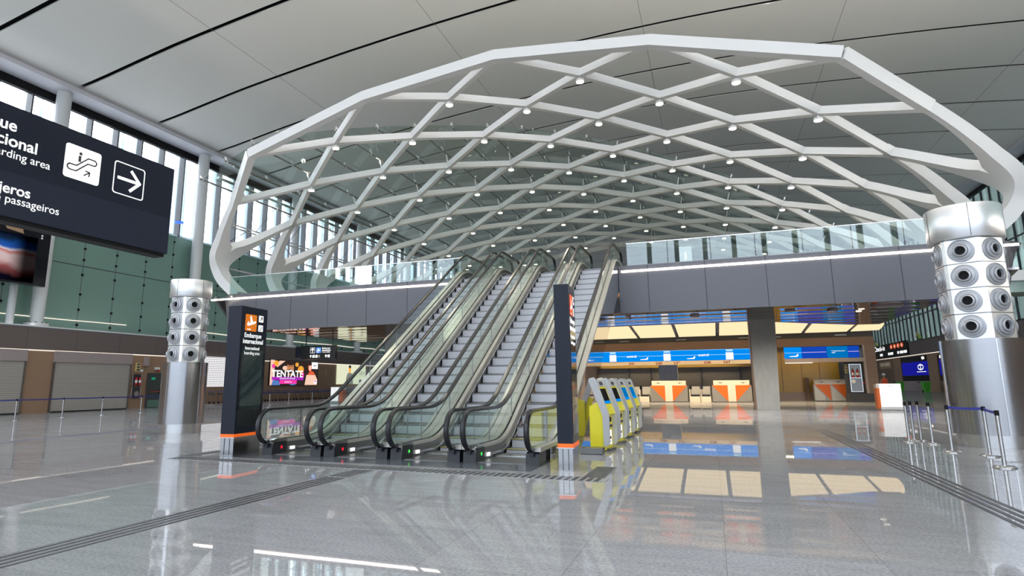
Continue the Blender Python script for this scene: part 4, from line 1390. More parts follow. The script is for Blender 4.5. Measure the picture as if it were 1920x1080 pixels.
def make_escalator():
    c = XE[3]
    t = thing('escalator', (c, 12, 0), 'fourth escalator from the left, between the kiosks and third escalator', 'escalator', 'bank of escalators up to the balcony')
    for sgn in (-1, 1):
        X = lambda u: c + sgn * u
        lo, hi = (lambda a, b: (min(a, b), max(a, b)))(X(.62), X(.634))
        # glass
        ys = [y for y in YS]
        gl = [(y, deck_h(y) + .01) for y in ys]
        gh = [(y, rail_h(y) - .02) for y in ys]
        g = MB()
        front = []
        for i in range(9):
            a = math.radians(-90 - 180 * i / 8)
            front.append((YB + .02 + (RN - .03) * math.cos(a), .98 - RN + (RN - .03) * math.sin(a)))
        back = []
        for i in range(9):
            a = math.radians(90 - 180 * i / 8)
            back.append((YT + (RN - .03) * math.cos(a), ZM + .98 - RN + (RN - .03) * math.sin(a)))
        g.strip_yz(gl, gh, lo, hi)
        n = len(front)
        g.strip_yz([front[i] for i in range(5)], [front[n - 1 - i] for i in range(5)], lo, hi)
        g.strip_yz([back[n - 1 - i] for i in range(5)], [back[i] for i in range(5)], lo, hi)
        g.build('glass_balustrade', 'esc_glass', t)
        pj_ = MB()
        for y in (12.35, 13.9, 15.45, 17.0, 18.55, 20.1, 21.65, 23.2):
            pj_.box(min(X(.618), X(.636)), max(X(.618), X(.636)), y - .006, y + .006, deck_h(y), rail_h(y) - .02)
        tag(pj_.build('glass_joints', 'steel_dark', t))
        # handrail
        nr = []
        for i in range(len(RP)):
            a, b = RP[max(0, i - 1)], RP[min(len(RP) - 1, i + 1)]
            dy, dz = b[0] - a[0], b[1] - a[1]; L = math.hypot(dy, dz)
            nr.append((0, -dz / L, dy / L))
        MB().sweep([(X(.627), y, z) for y, z in RP], SECT, normals=nr).build('handrail', 'rubber', t, smooth=True)
        # deck strip, inner skirt, outer side
        dk = MB()
        a, b = sorted((X(.52), X(.605)))
        dk.strip_yz([(y, deck_h(y) - .06) for y in ys], [(y, deck_h(y) - .0) for y in ys], a, b)
        a, b = sorted((X(.645), X(.792)))
        dk.strip_yz([(y, deck_h(y) - .06) for y in ys], [(y, deck_h(y) + .02) for y in ys], a, b)
        dk.build('deck_strip', 'deck', t)
        a, b = sorted((X(.605), X(.645)))
        MB().strip_yz([(y, deck_h(y) - .06) for y in ys], [(y, deck_h(y) + .012) for y in ys], a, b).build('glass_clamp', 'rubber', t)
        a, b = sorted((X(.505), X(.525)))
        MB().strip_yz([(y, nose2(y) - .12 if y > 12.3 else 0.0) for y in ys], [(y, deck_h(y) - .06) for y in ys], a, b).build('skirt_panel', 'steel_dark', t)
        br = MB()
        yy = [y for y in ys if y >= 11.95]
        a, b = sorted((X(.47), X(.503)))
        br.strip_yz([(y, max(.07, nose2(y) + .05)) for y in yy], [(y, max(.11, nose2(y) + .095)) for y in yy], a, b)
        sb = br.build('skirt_guard', 'chrome', t)
        MB().box(a, b, 11.84, 11.98, .06, .13).build('guard_end_light', 'screen_white', sb)
        # newel base box with indicator
        a, b = sorted((X(.50), X(.76)))
        nb = MB()
        nb.prism_yz([(YB, 0), (YB + .50, 0), (YB + .50, .26), (YB + .10, .27), (YB + .02, .20)], a, b)
        nb.box(min(X(.585), X(.67)), max(X(.585), X(.67)), YB - .06, YB + .12, .16, .30)
        o = nb.build('newel_box', 'box_black', t)
        q = X(.498) if sgn > 0 else X(.498)
        dirx = -sgn
        MB().lathe([(.032, 0), (.032, .006)], (X(.50), YB + .32, .14), (dirx, 0, 0), 14).build('indicator_light', 'led_green', o)
        cap = MB()
        cap.prism_yz([(YB + .02, .27), (YB + .5, .28), (YB + .5, .31), (YB + .14, .335), (YB + .02, .31)], *sorted((X(.50), X(.60))))
        cap.build('deck_nose', 'chrome', o)
    # steps
    first = None
    y = 12.62; k = 0
    while y < 23.35:
        z = nose2(y + .06); z0 = nose2(y - .34)
        o = None
        m = MB()
        m.m = 0
        m.prism_yz([(y, min(z0, z - .02) - .03), (y + .03, min(z0, z - .02) - .03), (y + .03, z - .005), (y + .0, z - .005)], c - .47, c + .47)
        m.m = 1
        m.box(c - .47, c + .47, y - .004, y + .42, z - .03, z)
        m.m = 2
        m.box(c - .47, c + .47, y - .006, y + .03, z - .004, z + .002) if z < .5 else None
        m.build('step', ['step', 'step_top', 'yellow'], t)
        y += .4
    MB().box(c - .50, c + .50, 11.3, 12.64, 0.001, .012).build('landing_plate', 'steel_dark', t)
    MB().box(c - .47, c + .47, 12.3, 12.62, .012, .03).build('comb_plate', 'steel', t)
    MB().box(c - .50, c + .50, 23.42, 25.2, ZM - .06, ZM + .004).build('landing_plate', 'steel_dark', t)
    # underside casing
    tr = lambda y: max(0.0, nose2(y) - 1.25)
    ys = YS
    MB().strip_yz([(y, tr(y)) for y in ys if y <= 24.0], [(y, max(nose2(y) - .18, .0)) for y in ys if y <= 24.0], c - .49, c + .49).build('truss', 'steel_dark', t)
    for sgn in (-1, 1):
        a, b = sorted((c + sgn * .775, c + sgn * .797))
        ysx = [y for y in ys if 11.8 <= y <= 23.6]
        MB().strip_yz([(y, max(0.0, (y - 15.0) * .63) if y < 23 else (y - 15.0) * .63 * 1.0) for y in ysx], [(y, deck_h(y) - .05) for y in ysx], a, b).build('side_cladding', 'steel_mirror', t)
    return t


esc = make_escalator()
labs = ['third escalator from the left, next to the one beside the kiosks', 'second escalator from the left', 'leftmost escalator, nearest the left black signpost']
allesc = [esc]
for i, lab in enumerate(labs):
    e = copy_tree(esc, (XE[2 - i] - XE[3], 0, 0)); e['label'] = lab
    allesc.append(e)
for e in allesc[2:]:
    for ch in e.children:
        if ch.name.startswith('newel_box'):
            for g in ch.children:
                if g.name.startswith('indicator_light'):
                    g.data = g.data.copy(); g.data.materials[0] = M['led_red']

# ------------------------------------------------------------------ shell canopy
CT = [(0, 0, 13.15), (.5, 2.7, 13.0), (1, 5.42, 12.55), (1.5, 8.1, 11.93), (2, 10.82, 10.97), (2.5, 13.4, 9.78), (3.0, 15.35, 8.35), (3.3, 16.05, 7.5), (3.6, 15.75, 6.65), (4.0, 14.8, 5.80)]


def cat(p0, p1, p2, p3, t):
    return .5 * ((2 * p1) + (-p0 + p2) * t + (2 * p0 - 5 * p1 + 4 * p2 - p3) * t * t + (-p0 + 3 * p1 - 3 * p2 + p3) * t ** 3)


def shell(s):
    """Point (x, z) of the vault for lattice coordinate s (0..4 overhead, legs beyond)."""
    t = s - 2
    sg = 1 if t >= 0 else -1
    t = min(abs(t), 3.9999)
    for i in range(len(CT) - 1):
        if t <= CT[i + 1][0]: break
    P = [CT[max(i - 1, 0)], CT[i], CT[i + 1], CT[min(i + 2, len(CT) - 1)]]
    if i == 0: P[0] = (-.5, -2.7, 13.0)
    f = (t - P[1][0]) / (P[2][0] - P[1][0])
    return XC + sg * cat(P[0][1], P[1][1], P[2][1], P[3][1], f), cat(P[0][2], P[1][2], P[2][2], P[3][2], f)


def snormal(s):
    a, b = shell(s - .02), shell(s + .02)
    dx, dz = b[0] - a[0], b[1] - a[1]; L = math.hypot(dx, dz)
    return Vector((-dz / L, 0, dx / L))


JM = 16
Y0C = 19.0
P3 = lambda s, j: (shell(s)[0], Y0C + j * D_, shell(s)[1])
canopy = thing('shell_canopy', (XC, Y0C, ZM), 'white diagonal lattice shell arching over the escalators and balcony', 'canopy')
RSEC = [(-.10, -.15), (.10, -.15), (.10, .15), (-.10, .15)]


def rib_points(b, direction):
    """Lattice nodes along one rib; direction +1 leans right going back, -1 leans left."""
    pts = []
    for j in range(0, JM + 1):
        s = b + direction * j * .5
        if -.5 - 1e-6 <= s <= 4.5 + 1e-6:
            pts.append((s, j))
    return pts


def add_rib(pts, name='rib'):
    if len(pts) < 2: return
    fine, nr = [], []
    for (s, j) in pts:
        fine.append(P3(s, j)); nr.append(snormal(max(-.5, min(4.5, s))))
    MB().sweep(fine, RSEC, normals=nr).build(name, 'white', canopy)


for a in range(-9, 5):
    add_rib([p for p in rib_points(a, 1)])
for b in range(0, 14):
    add_rib([p for p in rib_points(b, -1)])
# front edge arch and back arch
ASEC = [(-.16, -.19), (.16, -.19), (.16, .19), (-.16, .19)]
for j, nm in ((0, 'front_arch'), (JM, 'back_arch')):
    pts = [P3(s, j) for s in (0, 1, 2, 3, 4)]
    MB().sweep(pts, ASEC, normals=[snormal(s) for s in (0, 1, 2, 3, 4)]).build(nm, 'white', canopy)
for s0, d in ((0, -1), (4, 1)):
    MB().sweep([P3(s0, 0), P3(s0 + d * .5, 1)], ASEC, normals=[snormal(s0), snormal(s0 + d * .5)]).build('edge_beam', 'white', canopy)

# Y-shaped legs


def leg(side, k):
    jc = 2 * k + 2
    yc = Y0C + jc * D_
    foot = .24 if k == 0 else 0
    ts = [2.45 + (4.0 - 2.45) * i / 26 for i in range(27)]
    m = MB()
    def spread(t):
        o = .34 + (D_ + .0 - .34 + .14) * max(0, (3.45 - t) / .95) ** 1.45
        i_ = 0.0 if t > 3.0 else (D_ - .14) * (max(0, (3.0 - t)) / .5) ** .72
        return o, min(i_, o - .18)
    for sg in (-1, 1):
        if k * 2 + 2 + sg > JM: continue
        vs = []
        for t in ts:
            x, z = shell(2 + side * t)
            nn = snormal(2 + side * t)
            if side < 0: pass
            o, i_ = spread(t)
            th = .17 + .05 * max(0, min(1, (t - 2.6) / .6))
            for (yy, dd) in ((sg * i_, -th), (sg * o, -th), (sg * o, th), (sg * i_, th)):
                vs.append((x + nn.x * dd, yc + yy + foot * max(0, (t - 3.2) / .8), z + nn.z * dd))
        n = len(ts)
        fs = [(0, 1, 2, 3), tuple(4 * (n - 1) + q for q in (3, 2, 1, 0))]
        for q in range(n - 1):
            for w_ in range(4):
                fs.append((4 * q + w_, 4 * q + 4 + w_, 4 * q + 4 + (w_ + 1) % 4, 4 * q + (w_ + 1) % 4))
        m.add(vs, fs)
    m.build('leg', 'white', canopy, smooth=True)


for side in (-1, 1):
    for k in range(8):
        leg(side, k)

# downlights under the lattice nodes
ORD = ['first', 'second', 'third', 'fourth', 'fifth', 'sixth', 'seventh', 'eighth', 'ninth', 'tenth', 'eleventh', 'twelfth', 'thirteenth', 'fourteenth', 'fifteenth', 'sixteenth']


def make_lamp(label):
    t = thing('downlight', (0, 0, 0), label, 'lamp', 'round downlights under the lattice shell')
    MB().lathe([(.03, -.012), (.03, -.10), (.15, -.10), (.155, -.19)], n=18).build('housing', 'white', t, smooth=True)
    MB().lathe([(.14, -.191), (.135, -.21)], n=18).build('diffuser', 'lamp', t)
    return t


lamp0 = None
lamp_pts = []
for j in range(1, JM):
    ss = [0, 1, 2, 3, 4] if j % 2 == 0 else [.5, 1.5, 2.5, 3.5]
    for n_, s in enumerate(ss):
        x, y, z = P3(s, j)
        nn = snormal(s)
        lab = 'white round downlight, %s from the left in the %s lamp row behind the front arch' % (ORD[n_], ORD[j - 1])
        if lamp0 is None:
            lamp0 = make_lamp(lab); o = lamp0
        else:
            o = copy_tree(lamp0); o['label'] = lab
        o.location = (x - nn.x * .17, y, z - nn.z * .16)
        lamp_pts.append((x, y, z - .6))
for i, p in enumerate(lamp_pts):
    if True:
        l = bpy.data.lights.new('downlight_beam', 'SPOT')
        l.energy = 90; l.spot_size = math.radians(110); l.spot_blend = .8; l.color = (1, .88, .68); l.shadow_soft_size = .15
        o = bpy.data.objects.new('downlight_beam', l); o.location = p; COL.objects.link(o)

up_l = bpy.data.lights.new('shell_fill_uplight', 'SPOT')  # fill lamps added above the shell to brighten the ceiling, no fixtures
up_l.energy = 85; up_l.spot_size = math.radians(150); up_l.spot_blend = 1; up_l.color = (1, .92, .80); up_l.shadow_soft_size = .1
up_r = up_l.copy(); up_r.energy = 240
for j in (0, 1, 2, 3):
    for s in ([0, 1, 2, 3, 4] if j % 2 == 0 else [.5, 1.5, 2.5, 3.5]):
        x, y, z = P3(s, j); n = snormal(s)
        o = bpy.data.objects.new('shell_fill_uplight', up_l if s < 3 else up_r); o.location = (x + n.x * .4, y, z + n.z * .4); o.rotation_euler = (math.pi - .35, .55 if s >= 3 else 0, 0); COL.objects.link(o)

# ------------------------------------------------------------------ glass roof over the back of the shell
roof = thing('glass_roof', (XC, 38, 14), 'greenish point fixed glass roof with steel rods above the lattice shell', 'glass roof')


def outer(s, d=.85):
    x, z = shell(s); n = snormal(s)
    return x + n.x * d, z + n.z * d


SS = [-.5 + .25 * i for i in range(21)]
yedge = lambda x: max(19.6, 19.3 + (x + 17.8) * .80)
YE = 52.0
rows = [19.6 + 2.35 * i for i in range(14)] + [YE]
for i, (sa, sb) in enumerate(zip(SS[:-1], SS[1:])):
    m = MB()
    (xa, za), (xb, zb) = outer(sa), outer(sb)
    na, nb_ = snormal(sa), snormal(sb)
    ya, yb2 = yedge(xa), yedge(xb)
    rr_ = [r for r in rows if r > max(ya, yb2) + .3]
    prev = (ya, yb2)
    g = .012
    for r in rr_:
        q = [(xa, prev[0] + g, za), (xb, prev[1] + g, zb), (xb, r - g, zb), (xa, r - g, za)]
        m.hexa(q, [(p[0] + (na.x if w_ in (0, 3) else nb_.x) * .02, p[1], p[2] + (na.z if w_ in (0, 3) else nb_.z) * .02) for w_, p in enumerate(q)])
        prev = (r, r)
    m.build('glass_strip', 'roof_glass', roof)
for s in SS:
    x, z = outer(s, .68)
    y0 = yedge(x) - .35
    MB().tube([(x, y0, z), (x, YE, z)], .045, 8).build('rod', 'steel_dark', roof, smooth=True)
cl = MB()
for s in SS:
    x, z = outer(s, .68); n = snormal(s)
    for r in [yedge(x) - .2] + [r for r in rows if r > yedge(x) + .3]:
        cl.tube([(x - n.x * .05, r, z - n.z * .05), (x + n.x * .22, r, z + n.z * .22)], .05, 6, up=(0, 1, 0))
tag(cl.build('glass_clamps', 'steel', roof), kind='stuff')
# props between shell and roof
pr = MB()
for j in range(2, JM):
    ss = [0, 1, 2, 3, 4] if j % 2 == 0 else [-.5, .5, 1.5, 2.5, 3.5, 4.5]
    for s in ss:
        x, y, z = P3(s, j); n = snormal(s)
        if y > yedge(x):
            pr.tube([(x + n.x * .17, y, z + n.z * .17), (x + n.x * .7, y, z + n.z * .7)], .03, 6, up=(0, 1, 0))
tag(pr.build('props', 'white', roof), kind='stuff')
# steel truss along the left side
for z in (9.82, 9.98, 8.92, 7.55):
    MB().tube([(-23.5, 24.4, z), (-23.5, YE, z)], .045, 8).build('truss_tube', 'steel', roof, smooth=True)
dg_ = MB()
for i in range(10):
    y = 24.4 + i * 2.7
    dg_.tube([(-23.5, y, 8.92), (-23.5, y + 1.45, 9.9)], .02, 6, up=(1, 0, 0)); dg_.tube([(-23.5, y + 1.45, 9.9), (-23.5, y + 2.9, 8.92)], .02, 6, up=(1, 0, 0))
    dg_.tube([(-23.5, y, 7.55), (-22.2, y + 2.0, 11.2)], .015, 6, up=(1, 0, 0))
tag(dg_.build('bracing_rods', 'mullion', roof), kind='stuff')
# side tubes at the left edge
for s, d in ((-.46, .95), (-.3, .95)):
    x, z = outer(s, d)
    MB().tube([(x, 20.2, z), (x, YE, z)], .07, 8).build('edge_tube', 'steel', roof, smooth=True)

# ------------------------------------------------------------------ steel air columns
nz = MB().lathe([(.285, 0), (.285, .018), (.262, .028), (.258, .012), (.215, .016), (.215, .05), (.165, .07), (.155, .055), (.150, .10), (.118, .115), (.108, .10), (.108, .03)], n=28, cap=False)
NOZ = None
thr = MB().lathe([(.11, .028), (.11, .032)], n=20)
THR = None


def air_column(x, y, rot, R, h, zs, label):
    """Hexagonal air column: drum below, four rows of nozzles, round cap."""
    global NOZ, THR
    t = thing('air_column', (x, y, 0), label, 'air column')
    zb, z0, z1, zt = zs
    MB().lathe([(R * 1.04, 0), (R * 1.04, zb)], (x, y, 0), n=40).build('plinth', 'steel', t, smooth=True)
    body = MB().lathe([(R * 1.17, zb), (R * 1.17, z0)], (x, y, 0), n=40).build('lower_body', 'steel_body', t, smooth=True)
    sm = MB()
    for k in range(4):
        a = rot + math.radians(30 + 90 * k)
        c, s_ = math.cos(a), math.sin(a)
        sm.hexa([(x + (R * 1.17) * c - .012 * s_, y + R * 1.17 * s_ + .012 * c, zb), (x + (R * 1.17) * c + .012 * s_, y + R * 1.17 * s_ - .012 * c, zb),
                 (x + (R * 1.185) * c + .012 * s_, y + R * 1.185 * s_ - .012 * c, zb), (x + (R * 1.185) * c - .012 * s_, y + R * 1.185 * s_ + .012 * c, zb)],
                [(x + (R * 1.17) * c - .012 * s_, y + R * 1.17 * s_ + .012 * c, z0), (x + (R * 1.17) * c + .012 * s_, y + R * 1.17 * s_ - .012 * c, z0),
                 (x + (R * 1.185) * c + .012 * s_, y + R * 1.185 * s_ - .012 * c, z0), (x + (R * 1.185) * c - .012 * s_, y + R * 1.185 * s_ + .012 * c, z0)])
    sm.build('seams', 'chrome', body)
    # hexagon with narrow chamfers
    pts = []
    for k in range(6):
        a = rot + math.radians(60 * k)
        for da in (-26, 26):
            pts.append((x + R * .97 * math.cos(a + math.radians(da)) * 1.0, y + R * .97 * math.sin(a + math.radians(da))))
    hp = (z1 - z0) / 4
    for r in range(4):
        MB().prism_xy(pts, z0 + r * hp + .012, z0 + (r + 1) * hp - .012).build('casing_ring', 'steel_col', t)
    MB().prism_xy([(x + (px - x) * .985, y + (py - y) * .985) for px, py in pts], z0, z1).build('core', 'steel_dark', t)
    MB().lathe([(R * 1.08, z1), (R * 1.10, z1 + .02), (R * 1.10, zt - .02), (R * 1.08, zt)], (x, y, 0), n=44).build('cap', 'steel_col', t, smooth=True)
    cs = MB()
    for k in range(5):
        a = rot + math.radians(20 + 72 * k)
        c, s_ = math.cos(a), math.sin(a)
        q = [(x + R * 1.095 * c - .006 * s_, y + R * 1.095 * s_ + .006 * c), (x + R * 1.095 * c + .006 * s_, y + R * 1.095 * s_ - .006 * c),
             (x + R * 1.104 * c + .006 * s_, y + R * 1.104 * s_ - .006 * c), (x + R * 1.104 * c - .006 * s_, y + R * 1.104 * s_ + .006 * c)]
        cs.prism_xy(q, z1 + .02, zt - .02)
    tag(cs.build('cap_seams', 'mullion', t))
    ra = R * .97 * math.cos(math.radians(26))
    if NOZ is None:
        a_ = nz.build('tmp', 'kiosk_grey', smooth=True); NOZ = a_.data; bpy.data.objects.remove(a_)
        a_ = thr.build('tmp', 'black'); THR = a_.data; bpy.data.objects.remove(a_)
    for k in range(6):
        a = rot + math.radians(60 * k)
        ax = Vector((math.cos(a), math.sin(a), 0))
        if ax.dot(Vector((0 - x, 0 - y, 0)).normalized()) < -.35: continue
        q = Vector((0, 0, 1)).rotation_difference(ax).to_matrix().to_4x4()
        for r in range(4):
            s_ = hp / .62 * .98
            mw = Matrix.Translation((x + ax.x * ra, y + ax.y * ra, z0 + (r + .5) * hp)) @ q @ Matrix.Scale(s_, 4)
            o = bpy.data.objects.new('air_nozzle', NOZ); COL.objects.link(o)
            o.matrix_basis = mw; put(o, t)
            o2 = bpy.data.objects.new('nozzle_throat', THR); COL.objects.link(o2)
            o2.parent = o
    return t


air_column(-16.45, 15.6, math.radians(-31), .59, 5.0, (.30, 2.26, 4.42, 5.0), 'shiny steel air column with round nozzles on the left, beside the white lattice panel')
air_column(6.02, 17.55, math.radians(-120), .70, 5.6, (.28, 2.42, 4.80, 5.62), 'large shiny steel air column with round nozzles at right edge of the picture')
NOZ.materials[0] = pbr('nozzle_grey', (.50, .51, .54), .35, metal=.35)

# ------------------------------------------------------------------ signposts
def arrow(p, cx, cy, L, ang, w, F, d0=.0, d1=.004):
    c, s_ = math.cos(ang), math.sin(ang)
    R_ = lambda u, v: (cx + u * c - v * s_, cy + u * s_ + v * c)
    p.line([R_(-L / 2, 0), R_(L / 2 - w * .3, 0)], w, F, d0, d1)
    p.line([R_(L / 2 - L * .42, L * .42), R_(L / 2, 0), R_(L / 2 - L * .42, -L * .42)], w, F, d0, d1)


def plane_icon(p, x0, y0, w, F, d0, d1):
    P = [(.10, .42), (.20, .60), (.27, .60), (.25, .47), (.45, .52), (.38, .95), (.48, .96), (.66, .57), (.88, .66), (.96, .62), (.90, .52), (.20, .32), (.12, .34)]
    p.poly([(x0 + a * w, y0 + b * w) for a, b in P[:4] + [(.25, .47)] + P[10:]], F, d0, d1)
    p.poly([(x0 + a * w, y0 + b * w) for a, b in [(.25, .33), (.25, .47), (.45, .53), (.66, .58), (.88, .67), (.96, .62), (.90, .52)]], F, d0, d1)
    p.poly([(x0 + a * w, y0 + b * w) for a, b in [(.42, .50), (.36, .95), (.46, .96), (.66, .56)]], F, d0, d1)
    p.rect(x0 + .12 * w, x0 + .48 * w, y0 + .08 * w, y0 + .14 * w, F, d0, d1)


def signpost(C, B, Lc, label, red):
    """C near corner, B far corner of the lettered face, Lc corner of the narrow face (plan points)."""
    C, B, Lc = (Vector((*q, 0)) for q in (C, B, Lc))
    ux = (B - C).normalized(); W = (B - C).length
    un = Vector((ux.y, -ux.x, 0))
    dpt = .25 if red else .33
    t = thing('signpost', tuple((C + B) / 2 - un * dpt / 2), label, 'signpost')
    def slab(a0, a1, d0, d1, z0, z1, name, mat, par=None):
        q = [C + ux * a0 - un * d0, C + ux * a1 - un * d0, C + ux * a1 - un * d1, C + ux * a0 - un * d1]
        return MB().hexa([v + Vector((0, 0, z0)) for v in q], [v + Vector((0, 0, z1)) for v in q]).build(name, mat, par or t)
    slab(0.0, W, .0, dpt, 0, .38, 'steel_base', 'steel_body', t)
    slab(-.03, W + .03, -.03, dpt + .03, .38, .395, 'base_plate', 'steel', t)
    slab(-.01, W + .01, -.01, dpt + .01, .395, .46, 'orange_band', 'orange_band', t)
    slab(-.01, W + .01, -.01, dpt + .01, .46, 3.27, 'black_body', 'charcoal', t)
    gr = MB()
    for k in (.3, .7):
        q = [C + ux * -.006 - un * (dpt * k - .006), C + ux * -.006 - un * (dpt * k + .006), C + ux * .0 - un * (dpt * k + .006), C + ux * .0 - un * (dpt * k - .006)]
        gr.hexa([v + Vector((0, 0, .02)) for v in q], [v + Vector((0, 0, .37)) for v in q])
    tag(gr.build('base_grooves', 'mullion', t))
    F = (tuple(C + un * .012), tuple(ux), (0, 0, 1))
    slot = W
    MB().rect(.03, W - .03, .60, 2.52, F, 0, .004).build('blank_display', 'black_gloss', t)
    MB().rect(.10 * W, W * .90, .98, 2.30, F, .004, .006).build('display_glass', 'screen_slate', t)
    pl = MB().poly(rrect(.14 * W, .58 * W, 2.72, 3.10, .03), F, 0, .005).build('pictogram_plate', 'red_icon' if red else 'orange_icon', t)
    p = MB(); plane_icon(p, .165 * W, 2.72, .40 * W * 1.0, F, .006, .009)
    p.build('plane_symbol', 'white_flat', pl)
    for z, kind in ((2.955, 0), (2.735, 1)):
        pl = MB().poly(rrect(.66 * W, .84 * W, z, z + .15, .012), F, 0, .005).build('small_plate', 'white_flat', t)
        p = MB()
        if kind == 0: arrow(p, .75 * W, z + .075, .10, math.pi / 4, .018, F, .006, .009)
        else:
            p.line([(.70 * W, z + .03), (.73 * W, z + .03), (.78 * W, z + .10), (.81 * W, z + .10)], .016, F, .006, .009); p.ell(.73 * W, z + .12, .012, .012, F, .006, .009)
        p.build('symbol', 'text_dark', pl)
    text('lettering', 'Embarque', .150, F, .46 * W, 2.575, 'white_flat', t, bold=.012, align='CENTER', width=1.0)
    text('lettering', 'internacional', .150, F, .48 * W, 2.44, 'white_flat', t, bold=.012, align='CENTER', width=.92)
    text('small_lettering', 'International', .105, F, .46 * W, 2.30, 'white_flat', t, align='CENTER', width=.95)
    text('small_lettering', 'boarding area', .105, F, .46 * W, 2.19, 'white_flat', t, align='CENTER', width=.95)
    return t


signpost((-9.83, 10.77), (-9.90, 11.68), (-10.15, 10.86), 'tall black boarding signpost left of the escalators, face towards us', False)
signpost((-2.36, 10.68), (-2.42, 11.46), (-2.70, 11.10), 'tall black boarding signpost right of the escalators, seen nearly edge-on', True)

# ------------------------------------------------------------------ hanging sign at upper left
t = thing('hanging_sign', (-9, 6, 3.8), 'large dark hanging direction sign cut by the left edge of the picture', 'hanging sign')
MB().box(-9.22, -9.0, 2.2, 7.93, 3.82, 5.41).build('panel', 'charcoal', t)
MB().box(-9.25, -9.02, 2.2, 7.88, 3.76, 3.82).build('underside_channel', 'black', t)
for y in (2.6, 4.2):
    MB().tube([(-9.11, y, 5.4), (-9.11, y, smooth_z(-9.1) + .1)], .02, 8).build('hanger', 'mullion', t)
F = FX(-9.0, 0, 0)
MB().poly([(2.2, 3.83), (7.92, 3.83), (7.92, 4.47), (2.2, 4.44)], F, 0, .002).build('lower_strip', 'charcoal_low', t)
pl = MB().poly(rrect(5.95, 6.525, 4.645, 5.18, .045), F, .002, .006).build('escalator_plate', 'white_flat', t)
p = MB()
EX, EY, K = 6.235, 4.91, .80
out = [(-.26, -.11), (-.12, -.11), (.10, .10), (.24, .10)]
th = .055 * K
o1 = [(EX + a * K, EY + b * K + th) for a, b in out]; o2 = [(EX + a * K, EY + b * K - th) for a, b in out]
def cap_arc(cx, cy, r, a0, a1, n=6):
    return [(cx + r * math.cos(math.radians(a0 + (a1 - a0) * i / n)), cy + r * math.sin(math.radians(a0 + (a1 - a0) * i / n))) for i in range(n + 1)]
loop = o1[:-1] + cap_arc(EX + .22 * K, EY + .10 * K, th, 90, -90) + o2[::-1][1:-1] + cap_arc(EX - .24 * K, EY - .11 * K, th, 270, 90)
p.line(loop + [loop[0]], .019, F, .007, .010)
p.line([(EX - .07 * K, EY + .05 * K), (EX - .07 * K, EY + .14 * K)], .042, F, .007, .010); p.ell(EX - .06 * K, EY + .20 * K, .025, .025, F, .007, .010)
arrow(p, EX + .10 * K, EY - .16 * K, .11, math.radians(38), .019, F, .007, .010)
p.build('escalator_symbol', 'text_dark', pl)
p = MB(); rr_ = rrect(6.77, 7.33, 4.64, 5.175, .045)
p.line(rr_ + [rr_[0]], .017, F, .002, .006)
p.build('arrow_frame', 'white_flat', t)
p = MB(); arrow(p, 7.05, 4.91, .40, 0, .052, F, .002, .006)
p.build('arrow', 'white_flat', t)
text('lettering', 'Embarque', .235, F, 5.25, 5.05, 'white_flat', t, bold=.016, align='RIGHT')
text('lettering', 'internacional', .235, F, 5.56, 4.825, 'white_flat', t, bold=.016, align='RIGHT')
text('small_lettering', 'International boarding area', .165, F, 5.76, 4.66, 'white_flat', t, align='RIGHT')
text('lettering', 'Solo pasajeros', .205, F, 5.54, 4.155, 'white_flat', t, bold=.014, align='RIGHT')
text('small_lettering', 'Acesso exclusivo de passageiros', .165, F, 5.97, 4.02, 'white_flat', t, align='RIGHT')

# small hanging sign under the balcony
t = thing('hanging_sign', (-21, 29, 2.9), 'small black domestic boarding sign hanging under the balcony at left', 'hanging sign')
MB().box(-22.02, -19.73, 29.0, 29.2, 2.93, 3.70).build('panel', 'black_gloss', t)
MB().box(-22.45, -22.02, 29.05, 29.18, 3.04, 3.66).build('end_panel', 'charcoal', t)
MB().box(-21.8, -21.75, 29.08, 29.12, 3.7, 4.88).build('hanger', 'mullion', t)
MB().box(-20.0, -19.95, 29.08, 29.12, 3.7, 4.88).build('hanger', 'mullion', t)
F = ((-22.02, 29.0, 2.93), (1, 0, 0), (0, 0, 1))
p = MB(); q = rrect(.63, .93, .35, .65, .03); p.line(q + [q[0]], .014, F, 0, .005); arrow(p, .78, .50, .23, math.pi / 2, .045, F, 0, .005); p.build('arrow_symbol', 'white_flat', t)
pl = MB().poly(rrect(1.02, 1.34, .35, .65, .03), F, 0, .005).build('pictogram_plate', 'blue_icon', t)
p = MB(); plane_icon(p, 1.04, .34, .28, F, .006, .009); p.build('plane_symbol', 'white_flat', pl)
text('lettering', 'Embarque', .135, F, 1.42, .565, 'white_flat', t, bold=.01)
text('lettering', 'doméstico', .135, F, 1.42, .45, 'white_flat', t, bold=.01)
text('small_lettering', 'Domestic boarding', .068, F, 1.42, .37, 'white_flat', t)
for x in (.79, .985, 1.80):
    MB().rect(x, x + .14, .09, .24, F, 0, .005).build('pictogram', 'white_flat', t)
p = MB(); arrow(p, .67, .165, .13, math.pi / 2, .035, F, 0, .005); p.build('arrow_symbol', 'white_flat', t)
p = MB(); arrow(p, 1.69, .165, .13, math.pi / 2, .035, F, 0, .005); p.build('arrow_symbol', 'white_flat', t)
MB().rect(1.18, 1.30, .09, .24, F, 0, .005).build('pictogram', 'grey_wall', t)

